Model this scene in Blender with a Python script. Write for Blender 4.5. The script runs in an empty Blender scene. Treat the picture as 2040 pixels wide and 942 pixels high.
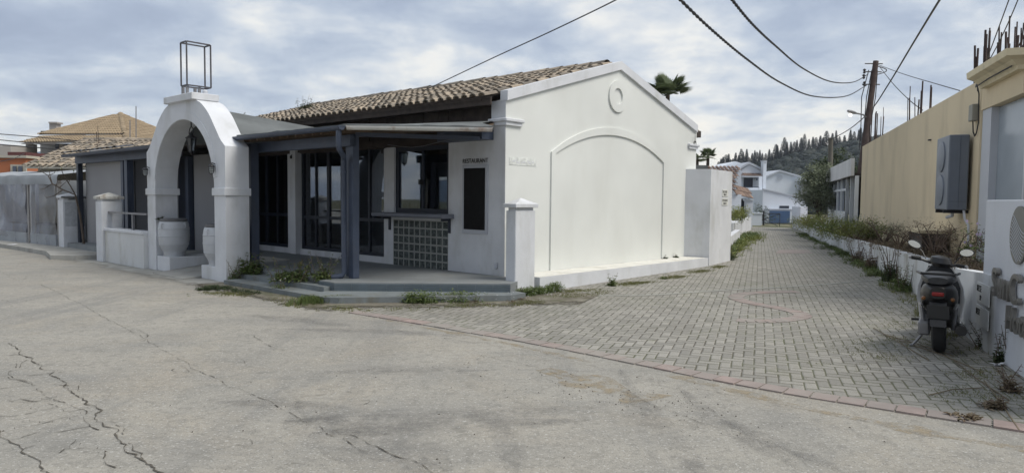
import bpy, bmesh, math, random
from mathutils import Vector, Matrix, noise as mnoise
R=math.radians; PI=math.pi
random.seed(7)
sc=bpy.context.scene
col=sc.collection
# ------------------------------------------------------------------ camera
PITCH=R(-3.112); ROLL=R(.561); FPX=1389.2; EYE=1.6
fw=Vector((0,math.cos(PITCH),math.sin(PITCH))); u0=Vector((0,-math.sin(PITCH),math.cos(PITCH))); r0=Vector((1,0,0))
ri=math.cos(ROLL)*r0+math.sin(ROLL)*u0; up=-math.sin(ROLL)*r0+math.cos(ROLL)*u0
CAM=Vector((0,0,EYE))
cd=bpy.data.cameras.new('camera'); cam=bpy.data.objects.new('camera',cd); col.objects.link(cam)
cd.sensor_width=36; cd.lens=FPX/2040*36; cd.clip_start=.1; cd.clip_end=6000
mt=Matrix((ri,up,-fw)).transposed().to_4x4(); mt.translation=CAM; cam.matrix_world=mt
sc.camera=cam
# ------------------------------------------------------------------ world, sun, exposure
SUN_EL=R(54); SUN_AZ=R(112)          # azimuth measured from +Y towards +X
w=bpy.data.worlds.new('World'); sc.world=w; w.use_nodes=True
nt=w.node_tree; N=nt.nodes; L=nt.links; N.clear()
def wn(t,**k):
    n=N.new(t)
    for a,b in k.items():
        if a.startswith('i_'): n.inputs[a[2:]].default_value=b
        elif a.startswith('n_'): n.inputs[int(a[2:])].default_value=b
        else: setattr(n,a,b)
    return n
out=wn('ShaderNodeOutputWorld'); bg=wn('ShaderNodeBackground'); bg.inputs[1].default_value=.122
sky=wn('ShaderNodeTexSky',sky_type='NISHITA',sun_disc=False,sun_elevation=SUN_EL,sun_rotation=SUN_AZ,dust_density=2.0)
tc=wn('ShaderNodeTexCoord'); sx=wn('ShaderNodeSeparateXYZ'); L.new(tc.outputs['Generated'],sx.inputs[0])
def wm(op,a,b=None,c=None):
    n=wn('ShaderNodeMath',operation=op)
    for i,v in enumerate((a,b,c)):
        if v is None: continue
        if isinstance(v,(int,float)): n.inputs[i].default_value=v
        else: L.new(v,n.inputs[i])
    return n.outputs[0]
zz=wm('ADD',wm('MAXIMUM',sx.outputs[2],0.0),.24)
px_=wm('DIVIDE',sx.outputs[0],zz); py_=wm('DIVIDE',sx.outputs[1],zz)
cx=wn('ShaderNodeCombineXYZ'); L.new(px_,cx.inputs[0]); L.new(py_,cx.inputs[1]); cx.inputs[2].default_value=3.1
n1=wn('ShaderNodeTexNoise',i_Scale=.75,i_Detail=9,i_Roughness=.55,i_Distortion=.25); L.new(cx.outputs[0],n1.inputs[0])
n2=wn('ShaderNodeTexNoise',i_Scale=3.0,i_Detail=9,i_Roughness=.58,i_Distortion=.2); L.new(cx.outputs[0],n2.inputs[0])
cx3=wn('ShaderNodeCombineXYZ'); L.new(px_,cx3.inputs[0]); L.new(wm('MULTIPLY',py_,1.0),cx3.inputs[1]); cx3.inputs[2].default_value=9.3
n3=wn('ShaderNodeTexNoise',i_Scale=.5,i_Detail=4,i_Roughness=.5); L.new(cx3.outputs[0],n3.inputs[0])
# brighter part of the overcast lies ahead and to the right, low over the hill
nrm=wn('ShaderNodeVectorMath',operation='DOT_PRODUCT'); L.new(tc.outputs['Generated'],nrm.inputs[0])
bd=Vector((math.sin(R(12)),math.cos(R(12)),.10)).normalized(); nrm.inputs[1].default_value=bd
glow=wm('POWER',wm('MAXIMUM',nrm.outputs['Value'],0.0),9.0)
dens=wm('ADD',wm('MULTIPLY',n1.outputs[0],.62),wm('MULTIPLY',n2.outputs[0],.48))
dens=wm('ADD',dens,wm('MULTIPLY',glow,.085))
dens=wm('SUBTRACT',dens,wm('MULTIPLY',wm('SUBTRACT',n3.outputs[0],.5),.25))
cr=wn('ShaderNodeValToRGB'); L.new(dens,cr.inputs[0])
e=cr.color_ramp.elements
e[0].position=.42; e[0].color=(2.75,3.2,4.1,1)
e[1].position=.72; e[1].color=(7.5,7.2,6.6,1)
for p,c in ((.49,(3.2,3.7,4.6,1)),(.545,(3.95,4.45,5.2,1)),(.59,(5.0,5.35,5.8,1)),(.65,(6.7,6.7,6.5,1))):
    q=e.new(p); q.color=c
mix=wn('ShaderNodeMix',data_type='RGBA'); mix.inputs['Factor'].default_value=.9
L.new(sky.outputs[0],mix.inputs[6]); L.new(cr.outputs[0],mix.inputs[7])
L.new(mix.outputs[2],bg.inputs[0]); L.new(bg.outputs[0],out.inputs[0])
sl=bpy.data.lights.new('sun','SUN'); sl.energy=2.6; sl.angle=R(28); sl.color=(1,.95,.87)
so=bpy.data.objects.new('sun',sl); col.objects.link(so)
sd=Vector((math.sin(SUN_AZ)*math.cos(SUN_EL),math.cos(SUN_AZ)*math.cos(SUN_EL),math.sin(SUN_EL)))
so.rotation_euler=sd.to_track_quat('Z','Y').to_euler()
sc.view_settings.view_transform='Standard'; sc.view_settings.look='None'; sc.view_settings.gamma=1
sc.view_settings.exposure=.2
sc.render.resolution_x=1024; sc.render.resolution_y=472
try: sc.cycles.max_bounces=8; sc.cycles.transparent_max_bounces=48
except Exception: pass

# ------------------------------------------------------------------ survey helpers (photo measurements -> metres)
def ray(u,v): return fw+ri*((u-1020)/FPX)+up*((471-v)/FPX)
def gp(u,v,z=0):
    d=ray(u,v); return CAM+d*((z-EYE)/d.z)
def at(u,v,Y):
    d=ray(u,v); return CAM+d*(Y/d.y)
AZ=R(41.305)
O=Vector((-.129,12.175,0)); GD=Vector((math.sin(AZ),math.cos(AZ),0)); FD=Vector((-math.cos(AZ),math.sin(AZ),0))
def wl(p): return O+GD*p[0]+FD*p[1]+Vector((0,0,p[2]))        # building frame: a into the lane, b along the street front
def frame(o,az):
    g=Vector((math.sin(az),math.cos(az),0)); f=Vector((-math.cos(az),math.sin(az),0)); o=Vector(o)
    return lambda p:o+g*p[0]+f*p[1]+Vector((0,0,p[2]))
ID=lambda p:Vector(p)

# ------------------------------------------------------------------ materials
MATS={}
class NB:
    def __init__(s,name):
        s.m=bpy.data.materials.new(name); s.m.use_nodes=True; s.t=s.m.node_tree; s.t.nodes.clear()
        s.o=s.n('ShaderNodeOutputMaterial'); s.b=s.n('ShaderNodeBsdfPrincipled'); s.l(s.b.outputs[0],s.o.inputs[0])
        s.pos=s.n('ShaderNodeNewGeometry').outputs['Position']; MATS[name]=s.m
    def n(s,t,**k):
        n=s.t.nodes.new(t)
        for a,b in k.items():
            if a.startswith('i_'): n.inputs[a[2:]].default_value=b
            else: setattr(n,a,b)
        return n
    def l(s,a,b): s.t.links.new(a,b)
    def math(s,op,a,b=None,c=None,clamp=False):
        n=s.n('ShaderNodeMath',operation=op,use_clamp=clamp)
        for i,v in enumerate((a,b,c)):
            if v is None: continue
            if isinstance(v,(int,float)): n.inputs[i].default_value=v
            else: s.l(v,n.inputs[i])
        return n.outputs[0]
    def noise(s,scale,det=4,rough=.55,vec=None,dist=0,stretch=None,rot=0):
        n=s.n('ShaderNodeTexNoise',i_Scale=scale,i_Detail=det,i_Roughness=rough,i_Distortion=dist)
        v=vec or s.pos
        if stretch:
            mp=s.n('ShaderNodeMapping'); s.l(v,mp.inputs[0]); mp.inputs['Scale'].default_value=stretch; mp.inputs['Rotation'].default_value=(0,0,rot); v=mp.outputs[0]
        s.l(v,n.inputs[0]); return n.outputs[0]
    def ramp(s,f,stops):
        n=s.n('ShaderNodeValToRGB'); s.l(f,n.inputs[0]); e=n.color_ramp.elements
        for i,(p,c) in enumerate(stops):
            q=e[i] if i<2 else e.new(p)
            q.position=p; q.color=(c[0],c[1],c[2],1) if hasattr(c,'__len__') else (c,c,c,1)
        return n.outputs[0]
    def mix(s,f,a,b,mode='MIX'):
        n=s.n('ShaderNodeMix',data_type='RGBA',blend_type=mode)
        for i,v in ((0,f),(6,a),(7,b)):
            if isinstance(v,(int,float)): n.inputs[i].default_value=v
            elif isinstance(v,tuple): n.inputs[i].default_value=(v[0],v[1],v[2],1)
            else: s.l(v,n.inputs[i])
        return n.outputs[2]
    def bump(s,h,st=.3,d=.02):
        n=s.n('ShaderNodeBump'); n.inputs['Strength'].default_value=st; n.inputs['Distance'].default_value=d
        s.l(h,n.inputs['Height']); s.l(n.outputs[0],s.b.inputs['Normal'])
def M(name,c,rough=.75,var=.12,scale=2.5,bump=.15,bscale=60,metal=0,isl=0,dirt=None,dirtc=(.2,.17,.12),dscale=1.5,hue=None):
    k=NB(name)
    f=k.noise(scale,5)
    a=tuple(x*(1-var) for x in c); b=tuple(min(1,x*(1+var)) for x in c)
    cc=k.mix(k.ramp(f,[(.3,0.),(.7,1.)]),a,b)
    if isl:
        rnd=k.n('ShaderNodeNewGeometry').outputs['Random Per Island']
        c2=hue or tuple(x*.5 for x in c)
        cc=k.mix(k.math('MULTIPLY',rnd,isl),cc,c2)
    if dirt:
        d=k.noise(dscale,7,.65,stretch=(1,1,.35))
        cc=k.mix(k.math('MULTIPLY',k.ramp(d,[(.5,0.),(.72,1.)]),dirt),cc,dirtc)
    k.l(cc,k.b.inputs['Base Color'])
    k.b.inputs['Roughness'].default_value=rough; k.b.inputs['Metallic'].default_value=metal
    if bump: k.bump(k.noise(bscale,3),bump,.01)
    return k.m
white=M('white_plaster',(.69,.705,.675),.85,.05,.7,.3,80,dirt=.22,dirtc=(.5,.5,.45),dscale=1.0)
white2=M('white_paint_cool',(.62,.635,.66),.8,.08,2.0,.35,45,dirt=.5,dirtc=(.36,.36,.32),dscale=1.7)
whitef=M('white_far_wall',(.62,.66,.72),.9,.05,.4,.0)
ledgem=M('peeling_white_paint',(.66,.65,.6),.85,.08,3,.3,30,dirt=.6,dirtc=(.36,.33,.27),dscale=3)
navy=M('navy_paint',(.012,.017,.03),.45,.2,3,.05)
bluegrey=M('blue_grey_paint',(.05,.065,.10),.5,.15,4,.08,40,dirt=.3,dirtc=(.1,.1,.1),dscale=5)
counterm=M('grey_painted_counter',(.16,.17,.2),.55,.1,5,.1)
floorm=M('painted_concrete_floor',(.20,.215,.22),.75,.15,2,.25,30,dirt=.4,dirtc=(.16,.15,.12),dscale=2)
stepm=M('grey_step_concrete',(.165,.185,.19),.8,.2,3,.4,25,dirt=.7,dirtc=(.13,.12,.09),dscale=4)
woodm=M('weathered_dark_wood',(.045,.034,.028),.85,.4,6,.4,30)
ceilm=M('varnished_ceiling_boards',(.13,.09,.06),.7,.3,4,.2,20)
rustgut=M('rusty_white_gutter',(.6,.6,.57),.5,.1,3,.1,40,dirt=1.0,dirtc=(.25,.09,.03),dscale=2.6)
felt=M('roofing_felt',(.125,.135,.135),.85,.25,1.5,.4,20)
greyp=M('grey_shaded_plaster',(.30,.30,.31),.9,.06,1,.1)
beige=M('ochre_plaster',(.66,.555,.385),.9,.06,.5,.2,60,dirt=.7,dirtc=(.46,.38,.26),dscale=.8)
beige2=M('ochre_moulding',(.62,.54,.37),.85,.12,2,.2,40,dirt=.4,dirtc=(.25,.22,.15),dscale=3)
panelg=M('grey_storefront_panel',(.28,.32,.36),.25,.12,.9,0)
palegrey=M('pale_blue_grey_plaster',(.5,.52,.56),.8,.06,1,.1)
acm=M('grey_air_conditioner_casing',(.13,.15,.185),.4,.06,4,0)
acd=M('dark_air_conditioner_grille',(.06,.075,.1),.4,.2,4,0)
metalg=M('galvanised_metal',(.23,.23,.24),.45,.2,8,.1,40,metal=.6)
rustm=M('rusty_bar_steel',(.045,.03,.028),.8,.3,9,.2,60)
blackm=M('black_plastic',(.012,.012,.013),.35,.2,6,0)
rubber=M('black_rubber',(.014,.014,.014),.85,.2,10,.1)
ironm=M('dark_wrought_iron',(.018,.018,.02),.55,.2,8,.1)
potm=M('white_glazed_pot',(.47,.49,.52),.45,.05,5,.08,30,dirt=.25,dirtc=(.3,.29,.25),dscale=4)
potrim=M('grey_pot_rim',(.13,.13,.135),.7,.2,8,.1)
orange=M('orange_plaster',(.42,.15,.07),.9,.1,.6,.1)
tanwall=M('grey_tan_plaster',(.33,.31,.29),.9,.06,.6,.1)
creamw=M('cream_plaster',(.45,.42,.35),.9,.08,1,.1)
polem=M('creosoted_wood_pole',(.07,.05,.045),.85,.3,6,.3,20)
concp=M('concrete_pole',(.13,.12,.10),.9,.2,3,.2)
concm=M('cracked_concrete',(.34,.335,.31),.9,.15,1.6,.35,30,dirt=.6,dirtc=(.17,.15,.12),dscale=1.8)
soil=M('brown_soil',(.09,.07,.045),.95,.35,3,.6,14)
cable=M('black_cable',(.02,.02,.022),.6,.1,5,0)
chrome=M('steel_letters',(.24,.23,.21),.35,.15,6,0,metal=.35)
emblemm=M('olive_grey_emblem',(.13,.13,.115),.4,.08,5,0)
bluedoor=M('blue_garage_paint',(.05,.10,.20),.6,.06,1,0)
inter=M('interior_plaster',(.30,.28,.26),.9,.1,1,0)
intwood=M('interior_brown_furniture',(.05,.03,.02),.6,.3,4,0)
textm=M('black_lettering',(.02,.02,.02),.6,.1,5,0)
pastem=M('grey_poster_paste',(.42,.44,.46),.9,.15,14,.2,60)
boxg=M('grey_meter_box_plastic',(.27,.26,.22),.6,.08,6,0)
scw=M('white_scooter_paint',(.7,.7,.7),.25,.03,5,0)
scd=M('dark_grey_scooter_plastic',(.03,.032,.036),.38,.15,5,0)
redl=M('red_tail_lens',(.25,.01,.01),.2,.1,5,0)
stemm=M('brown_stem',(.12,.085,.065),.9,.3,9,0)
barkm=M('grey_bark',(.09,.07,.055),.95,.3,6,.5,15)
concstep=M('dark_ribbed_tile',(.10,.13,.15),.6,.15,5,.1)
paverred=M('red_paving_block',(.285,.222,.20),.9,.18,7,.35,50,isl=1.0,hue=(.25,.225,.205),dirt=1.0,dirtc=(.29,.275,.245),dscale=.8)
fabric=M('grey_awning_fabric',(.30,.32,.34),.8,.12,2,.3,8)
# tiles
tile=M('old_clay_tile',(.37,.305,.23),.9,.3,4,.3,40,isl=.95,hue=(.15,.135,.115),dirt=.8,dirtc=(.085,.08,.07),dscale=2.2)
tilenew=M('tan_clay_tile',(.33,.255,.165),.9,.15,3,.1,40,isl=.45,hue=(.2,.15,.095))
tilered=M('brown_clay_tile',(.25,.175,.135),.85,.25,4,.1,40,isl=.9,hue=(.09,.06,.05))
# foliage
def leafm(name,c,h,isl=.9):
    k=NB(name); rnd=k.n('ShaderNodeNewGeometry').outputs['Random Per Island']
    cc=k.mix(rnd,c,h); cc=k.mix(k.noise(1.3,3),cc,tuple(x*.6 for x in c))
    k.l(cc,k.b.inputs['Base Color']); k.b.inputs['Roughness'].default_value=.65
    tr=k.n('ShaderNodeBsdfTranslucent'); k.l(cc,tr.inputs[0]); ms=k.n('ShaderNodeMixShader'); ms.inputs[0].default_value=.25
    k.l(k.b.outputs[0],ms.inputs[1]); k.l(tr.outputs[0],ms.inputs[2]); k.l(ms.outputs[0],k.o.inputs[0]); return k.m
lf_green=leafm('green_leaf',(.12,.175,.045),(.22,.26,.10))
lf_dark=leafm('dark_green_leaf',(.05,.075,.03),(.10,.13,.05))
lf_olive=leafm('olive_leaf',(.23,.27,.17),(.38,.41,.28))
lf_dry=leafm('dry_brown_leaf',(.20,.145,.10),(.30,.25,.15))
lf_moss=leafm('yellow_green_grass',(.19,.21,.075),(.29,.26,.13))
lf_yel=leafm('yellow_green_leaf',(.20,.24,.055),(.33,.32,.09))
lf_palm=leafm('palm_leaf',(.12,.165,.075),(.22,.25,.13))
lf_hill=leafm('blue_green_hill_leaf',(.015,.027,.02),(.03,.045,.033))
lf_cyp=leafm('cypress_leaf',(.014,.021,.018),(.026,.035,.03))
petal=M('white_petal',(.7,.7,.72),.7,.05,5,0)
petaly=M('yellow_petal',(.6,.45,.03),.7,.05,5,0)
petalp=M('lilac_petal',(.5,.4,.55),.7,.05,5,0)
# glass
def glassm(name,tint,refl=.06,rough=.02):
    k=NB(name); t=k.n('ShaderNodeBsdfTransparent'); t.inputs[0].default_value=(*tint,1)
    g=k.n('ShaderNodeBsdfGlossy'); g.inputs['Roughness'].default_value=rough; g.inputs[0].default_value=(.9,.93,1,1)
    lw=k.n('ShaderNodeLayerWeight'); lw.inputs[0].default_value=.35
    f=k.math('ADD',k.math('MULTIPLY',lw.outputs['Fresnel'],.75),refl)
    ms=k.n('ShaderNodeMixShader'); k.l(f,ms.inputs[0]); k.l(t.outputs[0],ms.inputs[1]); k.l(g.outputs[0],ms.inputs[2]); k.l(ms.outputs[0],k.o.inputs[0]); return k.m
glass=glassm('window_glass',(.55,.58,.58))
glassf=glassm('far_window_glass',(.2,.22,.25),.12)
def plasticsheet():
    k=NB('clear_plastic_sheet'); k.b.inputs['Base Color'].default_value=(.36,.38,.43,1); k.b.inputs['Roughness'].default_value=.1
    k.bump(k.noise(.9,3,.5),.35,.15)
    t=k.n('ShaderNodeBsdfTransparent'); ms=k.n('ShaderNodeMixShader')
    f=k.ramp(k.noise(1.0,4,.55,stretch=(1,1,.5)),[(.38,.25),(.66,.62)])
    k.l(f,ms.inputs[0]); k.l(t.outputs[0],ms.inputs[1]); k.l(k.b.outputs[0],ms.inputs[2]); k.l(ms.outputs[0],k.o.inputs[0]); return k.m
psheet=plasticsheet()
def gblock():
    k=NB('green_glass_block'); k.b.inputs['Roughness'].default_value=.12
    c=k.mix(k.ramp(k.noise(14,3,.6,dist=.8),[(.45,0.),(.62,1.)]),(.06,.072,.07),(.13,.15,.14))
    k.l(c,k.b.inputs['Base Color']); k.bump(k.noise(7,2,.5,dist=4),1,.06); return k.m
gblk=gblock()
def mirrorm():
    k=NB('mirror_glass'); k.b.inputs['Metallic'].default_value=1; k.b.inputs['Roughness'].default_value=.03; k.b.inputs['Base Color'].default_value=(.8,.85,.9,1); return k.m
mirror=mirrorm()
def lampm():
    k=NB('lit_lamp'); k.b.inputs['Emission Color'].default_value=(1,.93,.8,1); k.b.inputs['Emission Strength'].default_value=6; return k.m
lit=lampm()
# asphalt
def asphalt():
    k=NB('worn_pale_asphalt')
    big=k.noise(.25,5,.6); mid=k.noise(1.1,6,.65); fine=k.noise(70,2,.8); sp=k.noise(38,2,.7)
    c=k.mix(k.ramp(big,[(.35,0.),(.65,1.)]),(.282,.266,.232),(.352,.333,.288))
    c=k.mix(k.math('MULTIPLY',k.ramp(mid,[(.45,0.),(.66,1.)]),.6),c,(.225,.22,.20))
    st=k.noise(1.0,5,.6,stretch=(.22,1.9,1),rot=R(8),dist=.4)
    c=k.mix(k.math('MULTIPLY',k.ramp(st,[(.47,0.),(.66,1.)]),.4),c,(.21,.208,.195))
    st2=k.noise(.8,4,.6,stretch=(2.2,.18,1),rot=R(-12),dist=.3)
    c=k.mix(k.math('MULTIPLY',k.ramp(st2,[(.52,0.),(.66,1.)]),.5),c,(.195,.192,.18))
    dd=k.noise(.55,6,.7,dist=.6)
    c=k.mix(k.math('MULTIPLY',k.ramp(dd,[(.5,0.),(.7,1.)]),.5),c,(.35,.305,.235))
    c=k.mix(k.ramp(k.noise(14,4,.75),[(.36,.45),(.5,0.)]),c,(.15,.145,.13))
    c=k.mix(k.ramp(k.noise(5,5,.75),[(.38,.4),(.47,0.)]),c,(.18,.172,.15))
    c=k.mix(k.ramp(sp,[(.58,0.),(.70,.75)]),c,(.5,.49,.46))
    c=k.mix(k.ramp(fine,[(.28,.75),(.45,0.)]),c,(.08,.075,.07))
    k.l(c,k.b.inputs['Base Color']); k.b.inputs['Roughness'].default_value=.88
    k.bump(k.math('ADD',fine,k.math('MULTIPLY',mid,.6)),.55,.012); return k.m
asph=asphalt()
# herringbone block paving
def paving():
    k=NB('herringbone_block_paving')
    mp=k.n('ShaderNodeMapping'); k.l(k.pos,mp.inputs[0]); mp.inputs['Rotation'].default_value=(0,0,R(19.5)); mp.inputs['Scale'].default_value=(1/.105,)*3
    wob=k.n('ShaderNodeTexNoise',i_Scale=3.0,i_Detail=2.0); k.l(k.pos,wob.inputs[0])
    vm=k.n('ShaderNodeVectorMath',operation='MULTIPLY_ADD'); k.l(wob.outputs['Color'],vm.inputs[0]); vm.inputs[1].default_value=(.16,.16,0); k.l(mp.outputs[0],vm.inputs[2])
    s=k.n('ShaderNodeSeparateXYZ'); k.l(vm.outputs[0],s.inputs[0]); X,Y=s.outputs[0],s.outputs[1]
    i=k.math('FLOOR',X); j=k.math('FLOOR',Y); fx=k.math('SUBTRACT',X,i); fy=k.math('SUBTRACT',Y,j)
    kk=k.math('FLOORED_MODULO',k.math('SUBTRACT',i,j),4.0)
    def eq(v): return k.math('COMPARE',kk,float(v),.25)
    def edge(d,ex):   # distance, raised to 1 when that edge is inside the block
        return k.math('MAXIMUM',d,ex)
    dl=edge(fx,eq(1)); dr=edge(k.math('SUBTRACT',1.0,fx),eq(0)); db=edge(fy,eq(2)); dt=edge(k.math('SUBTRACT',1.0,fy),eq(3))
    d=k.math('MINIMUM',k.math('MINIMUM',dl,dr),k.math('MINIMUM',db,dt))
    ai=k.math('SUBTRACT',i,eq(1)); aj=k.math('SUBTRACT',j,eq(2))
    cv=k.n('ShaderNodeCombineXYZ'); k.l(ai,cv.inputs[0]); k.l(aj,cv.inputs[1])
    wnz=k.n('ShaderNodeTexWhiteNoise',noise_dimensions='2D'); k.l(cv.outputs[0],wnz.inputs[0]); rnd=wnz.outputs['Value']
    c=k.mix(rnd,(.22,.212,.19),(.335,.32,.285))
    c=k.mix(k.math('MULTIPLY',k.ramp(k.noise(.5,5,.6),[(.4,0.),(.65,1.)]),.5),c,(.225,.215,.185))
    c=k.mix(k.ramp(k.noise(80,2,.8),[(.3,.5),(.5,0.)]),c,(.1,.095,.08))
    jw=k.math('ADD',.022,k.math('MULTIPLY',k.ramp(k.noise(2.0,6,.8),[(.33,0.),(.68,1.)]),.085))
    joint=k.math('LESS_THAN',d,jw)
    mc=k.mix(k.ramp(k.noise(.8,4,.6),[(.42,0.),(.62,1.)]),(.105,.095,.075),(.10,.105,.06))
    # moss and thin grass grow where nobody drives: a ragged stain of its own
    ms=k.math('MULTIPLY',k.ramp(k.noise(1.1,6,.7),[(.56,0.),(.68,1.)]),k.ramp(k.noise(9,4,.7),[(.4,0.),(.6,1.)]))
    c=k.mix(joint,c,mc); c=k.mix(k.math('MULTIPLY',ms,.6),c,(.11,.115,.05))
    k.l(c,k.b.inputs['Base Color']); k.b.inputs['Roughness'].default_value=.9
    h=k.math('MINIMUM',k.math('MULTIPLY',d,6.0),1.0)
    k.bump(k.math('ADD',h,k.math('MULTIPLY',k.noise(60,2),.15)),.6,.012); return k.m
pave=paving()
def ragged(name,ca,cb,f1w,lo,hi,second=True,nsc=1.8,green=0):
    k=NB(name); c=k.mix(k.ramp(k.noise(3,6,.7),[(.35,0.),(.65,1.)]),ca,cb)
    if green: c=k.mix(k.math('MULTIPLY',k.ramp(k.noise(2.1,5,.7),[(.5,0.),(.65,1.)]),green),c,(.09,.10,.045))
    k.l(c,k.b.inputs['Base Color']); k.b.inputs['Roughness'].default_value=.95; k.bump(k.noise(25,5,.7),.6,.02)
    def lin(na,nb,cst):      # world position -> distance along a direction given in the building frame
        n=GD*na+FD*nb; d=k.n('ShaderNodeVectorMath',operation='DOT_PRODUCT'); k.l(k.pos,d.inputs[0]); d.inputs[1].default_value=n
        return k.math('ADD',d.outputs['Value'],cst-n.dot(O))
    d=lin(-1,0,-f1w)
    if second: d=k.math('MAXIMUM',d,lin(-.62,-.78,-.62*3.1-.78*-.7))
    v=k.math('ADD',k.math('SUBTRACT',.5,d),k.math('MULTIPLY',k.math('SUBTRACT',k.noise(nsc,7,.7),.5),1.5))
    f=k.ramp(v,[(lo,0.),(hi,1.)])
    t=k.n('ShaderNodeBsdfTransparent'); ms=k.n('ShaderNodeMixShader'); k.l(f,ms.inputs[0]); k.l(t.outputs[0],ms.inputs[1]); k.l(k.b.outputs[0],ms.inputs[2]); k.l(ms.outputs[0],k.o.inputs[0]); return k.m
def terr():
    k=NB('grassy_ground'); c=k.mix(k.ramp(k.noise(.3,6,.6),[(.4,0.),(.6,1.)]),(.07,.085,.03),(.15,.13,.08)); k.l(c,k.b.inputs['Base Color']); k.b.inputs['Roughness'].default_value=.95; k.bump(k.noise(5,4),.5,.1); return k.m
terrm=terr()

# ------------------------------------------------------------------ mesh builder
class MB:
    def __init__(s,tf=ID): s.v=[]; s.f=[]; s.tf=tf; s.sm=[]
    def add(s,vs,fs,smooth=False):
        n=len(s.v); s.v+= [s.tf(p) for p in vs]; s.f+=[tuple(i+n for i in f) for f in fs]; s.sm+=[smooth]*len(fs)
        return s
    def box(s,x0,x1,y0,y1,z0,z1,ch=0):
        if ch<=0:
            vs=[(x,y,z) for z in (z0,z1) for y in (y0,y1) for x in (x0,x1)]
            s.add(vs,[(0,2,3,1),(4,5,7,6),(0,1,5,4),(2,6,7,3),(0,4,6,2),(1,3,7,5)]); return s
        c=ch; vs=[]
        for z,i in ((z0,c),(z0+c,0),(z1-c,0),(z1,c)):
            a0,a1,b0,b1=x0+i,x1-i,y0+i,y1-i
            vs+=[(a0+ (c if not i else 0),b0,z),(a1-(c if not i else 0),b0,z),(a1,b0+(c if not i else 0),z),(a1,b1-(c if not i else 0),z),(a1-(c if not i else 0),b1,z),(a0+(c if not i else 0),b1,z),(a0,b1-(c if not i else 0),z),(a0,b0+(c if not i else 0),z)]
        fs=[tuple(range(7,-1,-1)),tuple(range(24,32))]
        for k in range(3):
            for i in range(8): a=k*8+i; b=k*8+(i+1)%8; fs.append((a,b,b+8,a+8))
        s.add(vs,fs); return s
    def prism(s,poly,ax,d0,d1):
        # poly: 2D points; ax: 'z' -> (x,y), 'y' -> (x,z), 'x' -> (y,z)
        def P(p,d):
            return {'z':(p[0],p[1],d),'y':(p[0],d,p[1]),'x':(d,p[0],p[1])}[ax]
        n=len(poly); vs=[P(p,d0) for p in poly]+[P(p,d1) for p in poly]
        fs=[tuple(range(n))[::-1],tuple(range(n,2*n))]+[(i,(i+1)%n,(i+1)%n+n,i+n) for i in range(n)]
        s.add(vs,fs); return s
    def strip(s,outer,inner,ax,d0,d1,closed=False):
        # solid band between two polylines
        n=len(outer); m=n if closed else n-1
        def P(p,d): return {'z':(p[0],p[1],d),'y':(p[0],d,p[1]),'x':(d,p[0],p[1])}[ax]
        vs=[P(p,d0) for p in outer]+[P(p,d0) for p in inner]+[P(p,d1) for p in outer]+[P(p,d1) for p in inner]
        fs=[]
        for i in range(m):
            j=(i+1)%n
            fs+=[(i,j,n+j,n+i),(2*n+i,3*n+i,3*n+j,2*n+j),(i,2*n+i,2*n+j,j),(n+i,n+j,3*n+j,3*n+i)]
        if not closed: fs+=[(0,n,3*n,2*n),(n-1,3*n-1,4*n-1,2*n-1)]
        s.add(vs,fs); return s
    def tube(s,pts,r,seg=6,closed=False,caps=True):
        pts=[Vector(p) for p in pts]; n=len(pts); rs=r if hasattr(r,'__len__') else [r]*n
        vs=[];prev=None
        for i,p in enumerate(pts):
            a=pts[i-1] if i else (pts[-1] if closed else p); b=pts[(i+1)%n] if (i<n-1 or closed) else p
            t=(b-a); t=t.normalized() if t.length>1e-9 else Vector((0,0,1))
            if prev is None: x=t.orthogonal().normalized()
            else:
                x=prev-t*prev.dot(t); x=x.normalized() if x.length>1e-6 else t.orthogonal().normalized()
            prev=x; y=t.cross(x)
            for k in range(seg):
                an=2*PI*k/seg; vs.append(tuple(p+(x*math.cos(an)+y*math.sin(an))*rs[i]))
        fs=[]
        for i in range(n if closed else n-1):
            for k in range(seg):
                a=i*seg+k;b=i*seg+(k+1)%seg;c=((i+1)%n)*seg+(k+1)%seg;d=((i+1)%n)*seg+k; fs.append((a,b,c,d))
        if caps and not closed: fs+=[tuple(range(seg))[::-1],tuple(range((n-1)*seg,n*seg))]
        s.add(vs,fs,seg>4); return s
    def lathe(s,prof,c=(0,0,0),seg=24,ax=2):
        vs=[];n=len(prof)
        for r,z in prof:
            for k in range(seg):
                a=2*PI*k/seg; q=[r*math.cos(a),r*math.sin(a),z]
                if ax==0: q=[z,q[0],q[1]]
                if ax==1: q=[q[0],z,q[1]]
                vs.append((c[0]+q[0],c[1]+q[1],c[2]+q[2]))
        fs=[(i*seg+k,i*seg+(k+1)%seg,(i+1)*seg+(k+1)%seg,(i+1)*seg+k) for i in range(n-1) for k in range(seg)]
        fs+=[tuple(range(seg))[::-1],tuple(range((n-1)*seg,n*seg))]
        s.add(vs,fs,True); return s
    def quad(s,a,b,c,d): return s.add([a,b,c,d],[(0,1,2,3)])
    def build(s,name,mat,parent=None):
        off=Vector((0,0,0)); q=parent
        while q is not None: off+=q.location; q=q.parent
        me=bpy.data.meshes.new(name); me.from_pydata([tuple(v-off) for v in s.v],[],s.f)
        me.polygons.foreach_set('use_smooth',s.sm)
        bm=bmesh.new(); bm.from_mesh(me); bmesh.ops.recalc_face_normals(bm,faces=bm.faces) if len(bm.faces)<60000 else None
        bm.to_mesh(me); bm.free()
        if True in s.sm:
            try: me.set_sharp_from_angle(angle=R(42))
            except Exception: pass
        me.materials.append(mat); o=bpy.data.objects.new(name,me); col.objects.link(o); o.parent=parent; return o
def tag(o,label=None,cat=None,group=None,kind=None):
    if label: o['label']=label
    if cat: o['category']=cat
    if group: o['group']=group
    if kind: o['kind']=kind
    return o
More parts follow.
